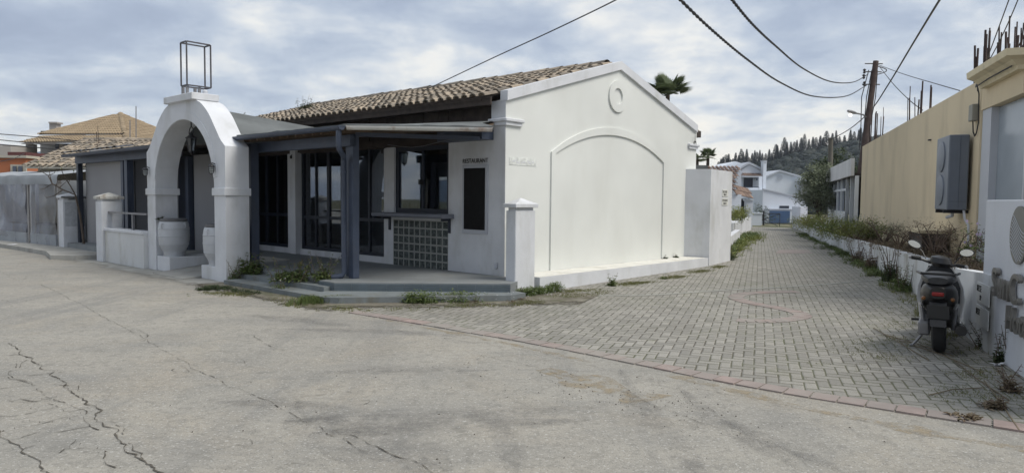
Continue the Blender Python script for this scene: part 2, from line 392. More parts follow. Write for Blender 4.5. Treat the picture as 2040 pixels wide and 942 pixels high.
def thing(name,loc,label,cat,group=None):
    o=bpy.data.objects.new(name,None); o.empty_display_size=.2; col.objects.link(o); o.location=loc; return tag(o,label,cat,group)
def single(mb,name,mat,label,cat,group=None,loc=None):
    # a thing made of one mesh, its origin at its base
    o=mb.build(name,mat)
    if loc is not None:
        loc=Vector(loc); o.data.transform(Matrix.Translation(-loc)); o.location=loc
    return tag(o,label,cat,group)
def struct(mb,name,mat,parent=None):
    o=mb.build(name,mat,parent)
    if parent is None: o['kind']='structure'
    return o
def copy_tree(o,loc,rotz=None,label=None,scale=None):
    r=o.copy(); col.objects.link(r); r.location=loc
    if rotz is not None: r.rotation_euler=(0,0,rotz)
    if scale: r.scale=scale if hasattr(scale,'__len__') else (scale,)*3
    if label: r['label']=label
    for ch in list(o.children):
        c=ch.copy(); col.objects.link(c); c.parent=r
        for g in ch.children:
            d=g.copy(); col.objects.link(d); d.parent=c
    return r
def wallbox(mb,plane,c0,c1,u0_,u1_,z0,z1,holes):
    # wall slab with rectangular holes; plane 'a': normal along a (slab c0..c1 in a, u is b); plane 'b': slab in b, u is a
    us=sorted({u0_,u1_,*[h[0] for h in holes],*[h[1] for h in holes]}); zs=sorted({z0,z1,*[h[2] for h in holes],*[h[3] for h in holes]})
    us=[x for x in us if u0_<=x<=u1_]; zs=[x for x in zs if z0<=x<=z1]
    for i in range(len(us)-1):
        run=None
        for j in range(len(zs)-1):
            um=(us[i]+us[i+1])/2; zm=(zs[j]+zs[j+1])/2
            solid=not any(h[0]<um<h[1] and h[2]<zm<h[3] for h in holes)
            if solid: run=(run[0],zs[j+1]) if run else (zs[j],zs[j+1])
            if run and (not solid or j==len(zs)-2):
                if plane=='a': mb.box(c0,c1,us[i],us[i+1],*run)
                else: mb.box(us[i],us[i+1],c0,c1,*run)
                run=None
    return mb
def inpoly(x,y,p):
    r=False; j=len(p)-1
    for i in range(len(p)):
        if (p[i][1]>y)!=(p[j][1]>y) and x<(p[j][0]-p[i][0])*(y-p[i][1])/(p[j][1]-p[i][1])+p[i][0]: r=not r
        j=i
    return r
def tiles(mb,poly,edir,tw=.21,tl=.36,rr=None,jit=.012,thick=.018,slip=.02,hf=.75):
    # barrel tiles laid on the plane of a 3D polygon; edir runs along the eave
    poly=[Vector(p) for p in poly]; e=Vector(edir).normalized()
    nrm=(poly[1]-poly[0]).cross(poly[2]-poly[0]).normalized()
    if nrm.z<0: nrm=-nrm
    s=nrm.cross(e)
    if s.z<0: s=-s
    o=poly[0]; P2=[((p-o).dot(e),(p-o).dot(s)) for p in poly]
    x0=min(p[0] for p in P2);x1=max(p[0] for p in P2);y0=min(p[1] for p in P2);y1=max(p[1] for p in P2)
    rr=rr or tw*.42
    nx=int((x1-x0)/tw)+1; ny=int((y1-y0)/tl)+1
    for i in range(nx):
        cx_=x0+(i+.5)*tw
        for j in range(ny):
            cy=y0+j*tl
            if not inpoly(cx_,cy+tl*.45,P2): continue
            dx=random.uniform(-jit,jit); dy=random.uniform(-slip,slip) if j else random.uniform(-slip,slip)*.5
            base=o+e*(cx_+dx)+s*(cy+dy)
            sk=random.uniform(-.02,.02)
            vs=[];K=5
            for t,rd,h in ((0,rr,.035),(tl+.05,rr*.82,.012)):
                for k in range(K+1):
                    a=PI*k/K
                    vs.append(base+s*t+e*(math.cos(a)*rd+sk*t)+nrm*(math.sin(a)*rd*hf+h))
            for k in range(K+1):
                a=PI*k/K
                vs.append(base+e*(math.cos(a)*(rr-thick))+nrm*(math.sin(a)*(rr-thick)*hf+.03))
            fs=[(k,k+1,K+2+k,K+1+k) for k in range(K)]+[(k+1,k,2*K+2+k,2*K+3+k) for k in range(K)]
            mb.add([mb_inv(v) for v in vs],fs,False)
    return mb
def mb_inv(v): return v     # tiles are always given in world space with an identity builder
def ridge(mb,a,b,r=.11,tl=.4):
    a=Vector(a);b=Vector(b); d=b-a; n=max(1,int(d.length/tl)); d.normalize(); x=d.cross(Vector((0,0,1))).normalized(); z=x.cross(d)
    for i in range(n):
        K=6; vs=[]; dz=random.uniform(-.01,.01)
        for t,rd in ((i*tl,r*1.06),((i+1)*tl+.04,r*.9)):
            for k in range(K+1):
                an=PI*k/K; vs.append(a+d*t+x*math.cos(an)*rd+z*(math.sin(an)*rd*.8+dz))
        mb.add(vs,[(k,k+1,K+2+k,K+1+k) for k in range(K)])
    return mb

# ================================================================== GROUND
def bez(pts,n=8):
    # Catmull-Rom through points
    P=[Vector(p) for p in pts]; P=[P[0]*2-P[1]]+P+[P[-1]*2-P[-2]]; out=[]
    for i in range(1,len(P)-2):
        for k in range(n):
            t=k/n; a,b,c,d=P[i-1:i+3]
            out.append(.5*((2*b)+(c-a)*t+(2*a-5*b+4*c-d)*t*t+(3*b-a-3*c+d)*t**3))
    out.append(P[-2]); return out
def tz(x,y):
    # terrain height: flat by the restaurant, dipping behind the lane, then the wooded hill
    z=-.03
    if y>46: t=min(1,(y-46)/50); z-=2.0*t*t*(3-2*t)
    return z
g=MB(); xs=[-620,-450,-250,-120,-60,-30,-10,0,10,20,30,45,70,120,200,350,470,620]; ys=[-60,-20,0,10,20,30,40,46,52,58,66,74,84,96,120,170,260,400,500,600,700]
vs=[(x,y,tz(x,y)) for y in ys for x in xs]; nx=len(xs)
g.add(vs,[(j*nx+i,j*nx+i+1,(j+1)*nx+i+1,(j+1)*nx+i) for j in range(len(ys)-1) for i in range(nx-1)])
struct(g,'ground',terrm)
border=bez([gp(*q)[0:2]+(0,) if False else Vector((*gp(*q)[0:2],0)) for q in ((700,622),(900,655),(1100,690),(1300,730),(1500,770),(1700,803),(1900,835),(2039,857),(2200,882),(2400,915))],8)
road=MB()
rp=[(-80,-20),(60,-20),(60,2.4)]+[(p.x,p.y) for p in reversed(border)]+[(-1.3,11.3),(-3.4,12.6),(-6.5,14.6),(-10.8,18),(-12.2,19.2),(-16.6,22.6),(-26,30),(-60,58),(-80,60)]
road.add([(x,y,0.0) for x,y in rp],[tuple(range(len(rp)))])
roado=struct(road,'road',asph)
# lane paving
PLB=[(5.0,7.0),(5.2,7.67),(6.11,9.77),(7.14,12.32),(8.34,15.58),(9.92,20.2),(11.36,24.6),(13.3,31.0),(15.27,36.5),(16.9,42.0)]   # foot of the right planter wall
plb=bez([(x,y,0) for x,y in PLB],6)
pv=MB()
pp=[(p.x,p.y+.0) for p in border]+[(9,1.6),(8.6,6.4)]+[(p.x+.05,p.y) for p in plb]+[(13.8,44.0),(13.3,40.5),(10.1,31.8),(7.2,23.35),(5.3,18.3),(4.3,16.6),(.2,11.9),(-.6,11.3),(-2.0,10.2)]
pv.add([(x,y,.004) for x,y in pp],[tuple(range(len(pp)))])
struct(pv,'lane_paving',pave)
# red block border
rb=MB()
acc=0; last=border[0]; q=border
def along(pts,step):
    out=[pts[0]]; rem=step
    for a,b in zip(pts,pts[1:]):
        d=(b-a).length; t=rem
        while t<=d: out.append(a+(b-a)*(t/d)); t+=step
        rem=t-d
    return out
ap=along(border,.205)
for a,b in zip(ap,ap[1:]):
    d=(b-a).normalized(); n=Vector((-d.y,d.x,0)); w0=random.uniform(-.008,.008)
    c=[a+d*.007-n*(.06+w0),b-d*.007-n*(.06+w0),b-d*.007+n*.13,a+d*.007+n*.13]
    h=.012+random.uniform(-.003,.004)
    rb.add([(p.x,p.y,.0) for p in c]+[(p.x,p.y,h) for p in c],[(4,5,6,7),(0,1,5,4),(1,2,6,5),(2,3,7,6),(3,0,4,7)])
struct(rb,'paving_border',paverred)
# S inlaid in the lane
scurve=bez([Vector((*gp(*q)[0:2],0)) for q in ((1590,582),(1545,582),(1490,585),(1465,592),(1480,600),(1510,607),(1550,614),(1585,622),(1600,630),(1580,636),(1540,640),(1495,640),(1450,637))],6)
sb=MB(); ap=along(scurve,.12)
for i in range(len(ap)-1):
    a,b=ap[i],ap[i+1]; d=(b-a).normalized(); n=Vector((-d.y,d.x,0))
    d2=(ap[min(i+2,len(ap)-1)]-a); d2=d2.normalized() if d2.length>1e-6 else d; n2=Vector((-d2.y,d2.x,0))
    c=[a-n*.12+d*.004,b-n*.12-d*.004,b+n*.12-d*.004,a+n*.12+d*.004]
    sb.add([(p.x,p.y,.006) for p in c]+[(p.x,p.y,.0105+random.uniform(-.001,.002)) for p in c],[(4,5,6,7),(0,1,5,4),(1,2,6,5),(2,3,7,6),(3,0,4,7)])
struct(sb,'paving_inlay',paverred)
# patch of red blocks far up the lane
fpch=MB(); fpch.add([(gp(*q).x,gp(*q).y,.009) for q in ((1545,505),(1620,505),(1610,498),(1552,498))],[(0,1,2,3)]); struct(fpch,'paving_patch',paverred)
# transverse strip in the lane
ts=MB(); pts=bez([Vector((*gp(*q)[0:2],0)) for q in ((1180,590),(1300,588),(1450,578),(1600,570),(1765,556))],5)
for a,b in zip(pts,pts[1:]):
    d=(b-a).normalized(); n=Vector((-d.y,d.x,0))*.05
    ts.add([(p.x,p.y,.009) for p in (a-n,b-n,b+n,a+n)],[(0,1,2,3)])
struct(ts,'paving_strip',M('grey_paving_strip',(.27,.27,.24),.9,.2,5,.2))
# cracks in the asphalt: thin strips of dirt filling
crk=MB()
def crack(pts,w=.012,jit=.03,z=.0058,branch=0):
    P=[Vector((*gp(*q)[0:2],0)) for q in pts]; P=bez(P,6); out=[]
    for i in range(len(P)-1):
        a,b=P[i],P[i+1]; n=max(1,int((b-a).length/.03))
        for k in range(n): out.append(a+(b-a)*(k/n))
    out.append(P[-1]); res=[]
    for i,p in enumerate(out):
        nn=Vector((mnoise.noise(p*4),mnoise.noise(p*4+Vector((9,3,1))),0))*jit*1.3+Vector((mnoise.noise(p*13),mnoise.noise(p*13+Vector((5,7,2))),0))*jit*.45+Vector((mnoise.noise(p*34),mnoise.noise(p*34+Vector((5,7,2))),0))*jit*.25
        res.append(p+nn)
    for i in range(len(res)-1):
        a,b=res[i],res[i+1]; d=(b-a)
        if d.length<1e-5: continue
        d.normalize(); n=Vector((-d.y,d.x,0))
        f=abs(mnoise.noise(a*9.1))*3.2+.2; f2=abs(mnoise.noise(b*9.1))*3.2+.2
        if abs(mnoise.noise(a*7))<.05 and w<.012: continue
        w1=w*(.19 if w>.01 else .32); crk.add([(q.x,q.y,z) for q in (a-n*w1*f,b-n*w1*f2,b+n*w1*f2,a+n*w1*f)],[(0,1,2,3)])
crack([(20,683),(60,715),(130,765),(190,825),(250,885),(320,942),(400,1010)],.022,.05)
crack([(0,858),(50,905),(100,950)],.02,.05)
crack([(78,565),(130,590),(190,622),(260,660),(330,700),(395,738),(460,768),(520,795),(560,815),(620,845),(690,880),(740,905)],.007,.03)
crack([(700,868),(745,885),(780,905),(830,925),(880,950)],.009,.03)
crack([(620,790),(700,780),(560,795)],.004,.03)
for a in (((30,720),(25,750),(60,765),(90,790)),((0,745),(60,765),(140,768)),((40,795),(100,805),(130,820),(170,815)),((90,790),(150,815),(190,860)),((0,800),(60,800),(110,790)),
          ((0,830),(50,825),(110,815)),((20,850),(80,845),(150,830)),((60,870),(120,862),(180,850)),((110,905),(150,890),(200,900),(240,930)),((150,870),(160,900),(200,905)),
          ((50,748),(90,745),(120,742)),((30,735),(50,720),(75,718)),((230,840),(240,860),(255,872)),((255,880),(275,890),(290,915)),((195,795),(215,790),(225,782)),((0,712),(30,706),(60,704)),
          ((20,900),(60,888),(100,880)),((0,775),(30,770),(60,765)),((155,760),(170,780),(190,790)),((0,880),(40,872),(70,860))): crack(a,.008,.045)
crack([(365,700),(440,700),(480,712)],.003,.03); crack([(400,722),(450,715),(485,716),(490,730)],.003,.03); crack([(430,735),(480,722),(520,712)],.003,.03)
crack([(110,590),(200,592),(290,598),(380,605),(450,612),(560,612)],.006,.03); crack([(0,598),(40,602),(110,590)],.012,.06)
crack([(280,560),(330,575),(400,585),(470,592),(520,600)],.004,.03)
crack([(0,540),(40,560),(60,548),(110,552),(140,545)],.012,.06); crack([(30,530),(60,520),(100,515)],.01,.05)
crack([(905,706),(960,710),(1040,725),(1150,755),(1240,780),(1320,815),(1420,850)],.004,.02)
crack([(780,655),(850,668),(960,685),(1080,705),(1200,735),(1330,762),(1500,795),(1700,835),(1850,870)],.005,.03)
crack([(230,660),(280,665),(290,672),(270,680)],.004,.03)
for a in (((345,738),(360,732),(378,734),(374,741),(352,744),(345,738)),((450,877),(480,874),(510,880),(495,888),(455,884)),((565,925),(595,920),(620,930),(600,945)),((505,670),(540,690),(565,700)),((250,660),(275,658),(292,668),(285,680)),((700,800),(735,798),(720,806))): crack(a,.006,.03)
cko=crk.build('crack',M('dirt_filled_crack',(.09,.08,.063),.95,.3,8,0),roado)
# washed sand along the edge of the asphalt
sd_=MB()
for (pts,wd) in ((((1330,745),(1450,775),(1600,812),(1750,842),(1880,868),(2040,895)),.07),(((760,635),(860,655),(1000,682),(1180,722)),.05),(((1080,735),(1180,765),(1290,800)),.16)):
    P=bez([Vector((*gp(*q)[0:2],0)) for q in pts],10)
    for a,b in zip(P,P[1:]):
        d=(b-a).normalized(); n=Vector((-d.y,d.x,0)); f1=wd*(.4+abs(mnoise.noise(a*2.3))*2); f2=wd*(.4+abs(mnoise.noise(b*2.3))*2)
        sd_.add([(q.x,q.y,.002) for q in (a-n*f1,b-n*f2,b+n*f2*1.2,a+n*f1*1.2)],[(0,1,2,3)])
def sandmat():
    k=NB('washed_sand'); k.l(k.mix(k.noise(20,3),(.27,.22,.15),(.38,.32,.22)),k.b.inputs['Base Color']); k.b.inputs['Roughness'].default_value=.95
    t=k.n('ShaderNodeBsdfTransparent'); ms=k.n('ShaderNodeMixShader'); f=k.ramp(k.noise(7,6,.75),[(.45,0.),(.62,.7)])
    k.l(f,ms.inputs[0]); k.l(t.outputs[0],ms.inputs[1]); k.l(k.b.outputs[0],ms.inputs[2]); k.l(ms.outputs[0],k.o.inputs[0]); return k.m
sd_.build('sand_drift',sandmat(),roado)
# dark rubber marks where cars turn into the lane
tm=MB(); tmi=0
for pts_,wd in ((((590,800),(670,845),(780,900),(900,965)),.3),(((560,838),(760,832),(980,822),(1200,812)),.16),(((620,862),(800,852),(1000,842),(1180,836)),.16),(((640,742),(800,736),(980,738)),.13),(((430,800),(560,806),(700,812)),.12),(((1235,735),(1262,790),(1310,850),(1380,925),(1420,975)),.11),(((1350,770),(1410,820),(1500,880),(1600,940)),.11),(((1010,850),(1015,890),(1030,945)),.10),(((560,655),(760,660),(900,670)),.14),(((700,590+60),(620,640),(500,628)),.2),(((1430,830),(1540,880),(1680,940)),.09)):
    P=bez([Vector((*gp(*q)[0:2],0)) for q in pts_],10)
    nP=len(P); tmi+=1
    for ly in range(2):
        for i in range(nP-1):
            a,b=P[i],P[i+1]; d=(b-a).normalized(); n=Vector((-d.y,d.x,0)); t0_,t1_=i/(nP-1),(i+1)/(nP-1)
            f=lambda t:wd*(.55+.5*ly)*min(1,3.2*t,3.2*(1-t))**.6*(1+.35*mnoise.noise(Vector((t*6,ly,wd*50))))
            n1_,n2_=n*f(t0_),n*f(t1_)
            if n1_.length+n2_.length>1e-4: tm.add([(q.x,q.y,.0030+.00005*tmi+.0006*ly) for q in (a-n1_,b-n2_,b+n2_,a+n1_)],[(0,1,2,3)])
def markmat():
    k=NB('rubber_mark'); k.b.inputs['Base Color'].default_value=(.12,.12,.12,1); k.b.inputs['Roughness'].default_value=.85
    t=k.n('ShaderNodeBsdfTransparent'); ms=k.n('ShaderNodeMixShader'); f=k.ramp(k.noise(3.2,7,.75),[(.38,0.),(.68,.15)])
    k.l(f,ms.inputs[0]); k.l(t.outputs[0],ms.inputs[1]); k.l(k.b.outputs[0],ms.inputs[2]); k.l(ms.outputs[0],k.o.inputs[0]); return k.m
tm.build('tyre_marks',markmat(),roado)
# loose grit
gr=MB()
for i in range(420):
    if i%3: u=random.gauss(1250,130); v=random.gauss(790,22)+ (u-1250)*.18
    else: u=random.uniform(0,1900); v=random.uniform(640,930)
    p=gp(u,v); s=random.uniform(.003,.011)
    vs=[(p.x+random.uniform(-1,1)*s,p.y+random.uniform(-1,1)*s,.001) for _ in range(3)]+[(p.x,p.y,s)]
    gr.add(vs,[(0,1,3),(1,2,3),(2,0,3)])
tag(gr.build('gravel',M('dark_grit',(.09,.08,.065),.9,.4,30,0)),None,None,None,'stuff')['label']='loose grit scattered over the asphalt'
# concrete apron before the archway and along the low wall
apn=MB(wl)
apn.prism([(-2.9,11.2),(-4.8,11.4),(-4.8,3.3),(-2.9,3.3)],'z',.0,.004)
struct(apn,'concrete_apron',ragged('ragged_concrete',(.25,.245,.22),(.36,.355,.33),2.95,-.3,-.1,False))
pvm=MB(wl); pvm.prism([(-2.0,10.9),(-3.35,10.95),(-3.75,11.5),(-3.45,13.0),(-3.5,15.6),(-3.7,20),(-3.8,32),(-2.0,32)],'z',-.02,.11)
struct(pvm,'pavement',concm)
sl_=MB(wl); sl_.prism([(-2.6,4.2),(-4.6,4.6),(-4.9,2.2),(-4.5,.3),(-3.0,-1.4),(-1.2,-2.2),(.6,-1.6),(.6,-.5),(-.5,-.6),(-2.6,1.4)],'z',.012,.0135)
def vergem():
    k=NB('patchy_earth'); c=k.mix(k.ramp(k.noise(3,6,.7),[(.35,0.),(.65,1.)]),(.11,.09,.06),(.27,.25,.20)); c=k.mix(k.math('MULTIPLY',k.ramp(k.noise(2.1,5,.7),[(.5,0.),(.65,1.)]),.7),c,(.09,.10,.045)); k.l(c,k.b.inputs['Base Color']); k.b.inputs['Roughness'].default_value=.95; k.bump(k.noise(25,5,.7),.7,.03)
    t=k.n('ShaderNodeBsdfTransparent'); ms=k.n('ShaderNodeMixShader'); f=k.ramp(k.noise(1.6,7,.75),[(.40,0.),(.50,1.)])
    k.l(f,ms.inputs[0]); k.l(t.outputs[0],ms.inputs[1]); k.l(k.b.outputs[0],ms.inputs[2]); k.l(ms.outputs[0],k.o.inputs[0]); return k.m
struct(sl_,'soil_verge',ragged('patchy_verge_earth',(.085,.072,.05),(.22,.205,.165),3.1,.0,.3,True,2.6,.85))

# ================================================================== RESTAURANT
W=7.15; ZE=3.42; SL=(4.45-3.42)/3.575
rest=thing('restaurant_building',wl((0,0,0)),'white single storey restaurant with plain gable end, tiled roof and dark glazed porch','building')
def P(mb,name,mat,parent=None): return mb.build(name,mat,parent or rest)
# gable end wall
gw=MB(wl); gw.prism([(.005,0),(W,0),(W,3.30),(W/2,4.34),(.005,3.30)],'y',0,.25); P(gw,'gable_wall',white)
cp=MB(wl)
cp.prism([(-.01,3.29),(-.01,3.465),(W/2,4.50),(W-.03,3.465),(W-.03,3.29),(W/2,4.325)],'y',-.05,.12); P(cp,'coping',white2)
# raised blind arch
ar=MB(wl); o_=[];i_=[]
a0,a1,zs,zt=1.27,5.62,2.48,3.09
def segarc(a0,a1,zs,zt,n=24):
    h=zt-zs; c=(a1-a0)/2; r=(c*c+h*h)/(2*h); cz=zt-r; cxm=(a0+a1)/2; th=math.asin(c/r)
    return [(cxm+r*math.sin(-th+2*th*k/n),cz+r*math.cos(-th+2*th*k/n)) for k in range(n+1)]
o_=[(a0,.24)]+segarc(a0,a1,zs,zt)+[(a1,.24)]
i_=[(a0+.13,.24)]+segarc(a0+.13,a1-.13,zs-.02,zt-.15)+[(a1-.13,.24)]
ar.strip(o_,i_,'y',-.032,.0); P(ar,'blind_arch_moulding',white)
md=MB(wl); ci=lambda r,n=36:[(3.5+r*math.cos(2*PI*k/n),3.76+r*math.sin(2*PI*k/n)) for k in range(n)]
md.strip(ci(.33),ci(.17),'y',-.035,0,closed=True); P(md,'round_medallion',white)
cb=MB(wl)
for (x0,x1,y0,y1) in ((-.06,.44,-.07,.38),(W-.46,W+.06,-.07,.2)):
    cb=MB(wl); cb.box(x0,x1,y0,y1,2.93,2.99,.012); cb.box(x0+.03,x1-.04,y0+.03,y1-.03,2.87,2.93); P(cb,'corner_corbel',white2)
# scraped-off sign panel
sp_=MB(wl); sp_.box(.1,.84,-.006,0,2.19,2.33); P(sp_,'scraped_sign_patch',M('scraped_plaster',(.66,.68,.65),.9,.25,14,.6,30))
fl_=MB(wl)
random.seed(3)
for k in range(16):
    x=.2+k*.037+random.uniform(-.01,.01); z=2.25+random.uniform(-.03,.035); s=random.uniform(.012,.03)
    pts=[(x+s*math.cos(t*1.05)*random.uniform(.5,1.1),z+s*math.sin(t*1.05)*random.uniform(.4,1)) for t in range(6)]
    fl_=MB(wl); fl_.prism(pts,'y',-.009,-.006); P(fl_,'paint_flake',white2)
# street front
HB=[(1.43,3.05,.22,1.155),(1.43,3.03,1.295,2.61),(3.35,6.50,.365,2.70),(7.03,8.72,.365,2.73)]
fwl=MB(wl)
wallbox(fwl,'a',0,.22,.003,9.1,0,2.90,HB+[(1.43,9.1,2.61,2.9)])
fwl.box(0,.22,.003,.34,2.90,3.30)
P(fwl,'front_wall',white2)
pr_=MB(wl); pr_.box(-.12,-.002,6.5,6.72,.245,2.78); pr_.box(-.12,-.002,3.06,3.34,.245,2.78) if False else None; P(pr_,'pier',white2)
# far part of the street front, seen through the archway
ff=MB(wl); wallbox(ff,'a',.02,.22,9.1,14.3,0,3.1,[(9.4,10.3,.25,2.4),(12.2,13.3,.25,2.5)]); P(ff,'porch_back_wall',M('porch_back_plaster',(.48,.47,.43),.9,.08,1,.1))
dd_=MB(wl)
for b0,b1 in ((9.4,10.3),(12.2,13.3)): dd_=MB(wl); dd_.box(.08,.13,b0,b1,.25,2.5); P(dd_,'porch_door',navy)
# cladding and eaves timbers
up_=MB(wl)
b=.34
random.seed(5)
while b<8.6:
    wd=random.uniform(.28,.42); up_.box(.03+random.uniform(0,.012),.08,b,b+wd-.012,2.60,3.33); b+=wd
up_.box(.05,.06,.34,9.1,2.6,3.35)
P(up_,'upper_cladding',woodm)
bm_=MB(wl); bm_.box(-.05,.02,1.43,9.0,2.62,2.76); bm_.box(-.07,.03,.35,11.7,3.22,3.36); P(bm_,'wall_plate',woodm)
fa=MB(wl); 
fa.prism([(-.28,3.20),(-.25,3.20),(-.25,3.335),(-.28,3.325)],'y',.1,11.6)
for k in range(22):
    b=.35+k*.53; fa.add([(-.26,b,3.20),(-.26,b+.08,3.20),(.3,b+.08,3.36),(.3,b,3.36),(-.26,b,3.31),(-.26,b+.08,3.31),(.3,b+.08,3.47),(.3,b,3.47)],[(0,1,2,3),(4,7,6,5),(0,4,5,1),(3,2,6,7),(0,3,7,4),(1,5,6,2)])
P(fa,'rafter',woodm)
zr=lambda a: 3.42+SL*a if a<=W/2 else 3.42+SL*(W-a)
dk=MB(wl)
dk.add([(-.30,.3,zr(-.3)-.02),(W/2,.3,zr(W/2)-.02),(W/2,11.7,zr(W/2)-.02),(-.30,11.7,zr(-.3)-.02),(-.30,.3,zr(-.3)-.05),(W/2,.3,zr(W/2)-.05),(W/2,11.7,zr(W/2)-.05),(-.30,11.7,zr(-.3)-.05)],[(0,1,2,3),(4,7,6,5),(0,4,5,1),(1,5,6,2),(2,6,7,3),(3,7,4,0)])
dk.add([(W+.3,.3,zr(W+.3)-.02),(W/2,.3,zr(W/2)-.02),(W/2,11.7,zr(W/2)-.02),(W+.30,11.7,zr(W+.3)-.02),(W+.3,.3,zr(W+.3)-.05),(W/2,.3,zr(W/2)-.05),(W/2,11.7,zr(W/2)-.05),(W+.30,11.7,zr(W+.3)-.05)],[(0,3,2,1),(4,5,6,7),(0,1,5,4),(1,2,6,5),(2,3,7,6),(3,0,4,7)])
deck=P(dk,'roof',woodm)
random.seed(11)
tl_=MB()
tiles(tl_,[wl((-.36,.13,zr(-.36))),wl((-.36,11.7,zr(-.36))),wl((W/2,11.7,zr(W/2))),wl((W/2,.13,zr(W/2)))],FD,.205,.37,slip=.035)
tiles(tl_,[wl((W+.36,.10,zr(W+.36))),wl((W+.36,11.7,zr(W+.36))),wl((W/2,11.7,zr(W/2))),wl((W/2,.22,zr(W/2)))],FD,.205,.37)
ridge(tl_,wl((W/2,.3,4.47)),wl((W/2,11.7,4.47)),.13,.4)
P(tl_,'roof_tiles',tile,deck)
vg=MB(wl); vg.box(W+.0,W+.24,.0,.31,3.18,3.34); P(vg,'eaves_board',woodm)
# side / back walls and interior
bk=MB(wl); wallbox(bk,'a',W-.2,W,.25,11.6,0,3.3,[(1.2,2.8,1.1,2.3),(3.6,5.2,1.1,2.3),(6.0,7.6,1.1,2.3),(8.4,10,1.1,2.3)])
P(bk,'back_wall',inter)
sw=MB(wl); sw.prism([(.24,0),(W-.2,0),(W-.2,3.25),(W/2,4.3),(.24,3.3)],'y',11.4,11.6); P(sw,'end_wall',inter)
fi=MB(wl); fi.box(.22,W-.2,.25,11.4,.0,.2); P(fi,'interior_floor',M('interior_floor_tile',(.16,.14,.12),.4,.1,2,0))
ce=MB(wl); ce.box(.22,W-.2,.25,11.4,3.0,3.05); P(ce,'ceiling',inter)
pt=MB(wl)
for y in (3.2,5.6,8.0): pt=MB(wl); pt.box(3.4,3.62,y,y+.22,.2,3.0); P(pt,'interior_column',intwood)
# glazing
def glazing(b0,b1,z0,z1,cols,rails,frname,fw_=.055,depth=(.05,.12),mat=navy,sides=.07):
    f=MB(wl)
    f.box(depth[0],depth[1],b0,b0+sides,z0,z1); f.box(depth[0],depth[1],b1-sides,b1,z0,z1)
    f.box(depth[0],depth[1],b0+sides,b1-sides,z0,z0+sides); f.box(depth[0],depth[1],b0+sides,b1-sides,z1-sides,z1)
    xs_=[b0+sides+(b1-b0-2*sides)*k/cols for k in range(cols+1)]
    for k in range(1,cols): 
        ww=fw_*(1.8 if k%2==0 else .8); f.box(depth[0]+.005,depth[1]-.005,xs_[k]-ww/2,xs_[k]+ww/2,z0+sides,z1-sides)
    for r in rails: f.box(depth[0]+.012,depth[1]-.012,b0+sides,b1-sides,r-.035,r+.035)
    fo=P(f,frname,mat)
    p=MB(wl)
    for k in range(cols): p.box(.082,.088,xs_[k]+.02,xs_[k+1]-.02,z0+sides,z1-sides)
    P(p,'pane',glass,fo); return fo
glazing(3.35,6.50,.365,2.70,6,[1.12],'door')
glazing(7.03,8.72,.365,2.73,3,[1.15],'door')
wnd=glazing(1.43,3.03,1.295,2.61,2,[],'window',fw_=.05,sides=.09)
cu=MB(wl); cu.box(-.04,.045,2.18,2.24,1.85,1.95); P(cu,'handle',blackm,wnd)
# glass blocks
gb=MB(wl); n_,m_=10,6; bw=(3.05-1.43)/n_; bh=(1.155-.22)/m_
for i in range(n_):
    for j in range(m_):
        gb.box(.0,.09,1.43+i*bw+.008,1.43+(i+1)*bw-.008,.22+j*bh+.008,.22+(j+1)*bh-.008,.012)
P(gb,'glass_block_panel',gblk)
gm=MB(wl); gm.box(.004,.08,1.43,3.05,.22,1.155); P(gm,'block_mortar',M('block_mortar',(.27,.28,.26),.9,.1,5,0))
ct=MB(wl)
prof=[(-.30,1.215),(-.32,1.235),(-.325,1.26),(-.32,1.285),(-.30,1.295),(-.0,1.295),(-.0,1.215)]
ct.prism([(p[0],p[1]) for p in prof],'y',1.27,3.35); cto=P(ct,'counter',counterm)
br=MB(wl)
for b in (1.36,3.12): br=MB(wl); br.box(-.22,-.0,b,b+.04,1.165,1.213); br.box(-.04,-.0,b,b+.04,.94,1.165); P(br,'bracket',navy,cto)
# menu board with lettering
bd_=MB(wl); bd_.box(-.028,-.004,.40,1.03,.955,2.20); bo=P(bd_,'menu_board',M('clear_board_edge',(.42,.44,.48),.3,.05,4,0))
bd2=MB(wl); bd2.box(-.034,-.028,.455,.985,1.03,2.14); P(bd2,'menu_poster',M('near_black_menu_print',(.004,.004,.004),1.0,.5,9,0),bo)
def textobj(txt,size,origin,xdir,name,mat,parent,ext=.002,zs=1,align='LEFT',bold=0,font_w=1.0,updir=Vector((0,0,1))):
    cu=bpy.data.curves.new(name,'FONT'); cu.body=txt; cu.size=size; cu.extrude=ext; cu.offset=bold; cu.align_x=align
    o=bpy.data.objects.new(name,cu); col.objects.link(o)
    x=Vector(xdir).normalized(); z=Vector(updir); n=x.cross(z).normalized(); mtx=Matrix((x*font_w,z*zs,n)).transposed().to_4x4(); mtx.translation=Vector(origin); o.matrix_world=mtx
    bpy.context.view_layer.update()
    me=bpy.data.meshes.new_from_object(o.evaluated_get(bpy.context.evaluated_depsgraph_get())); me.transform(mtx)
    off=Vector((0,0,0)); q=parent
    while q is not None: off+=q.location; q=q.parent
    me.transform(Matrix.Translation(-off)); me.materials.clear(); me.materials.append(mat)
    bpy.data.objects.remove(o); r=bpy.data.objects.new(name,me); col.objects.link(r); r.parent=parent; return r
textobj('RESTAURANT',.112,wl((-.012,1.045,2.235)),-FD,'lettering',textm,rest,font_w=.93)
so_=MB(wl); so_.box(-.04,0,.15,.22,.36,.46,.008); P(so_,'wall_socket',palegrey)
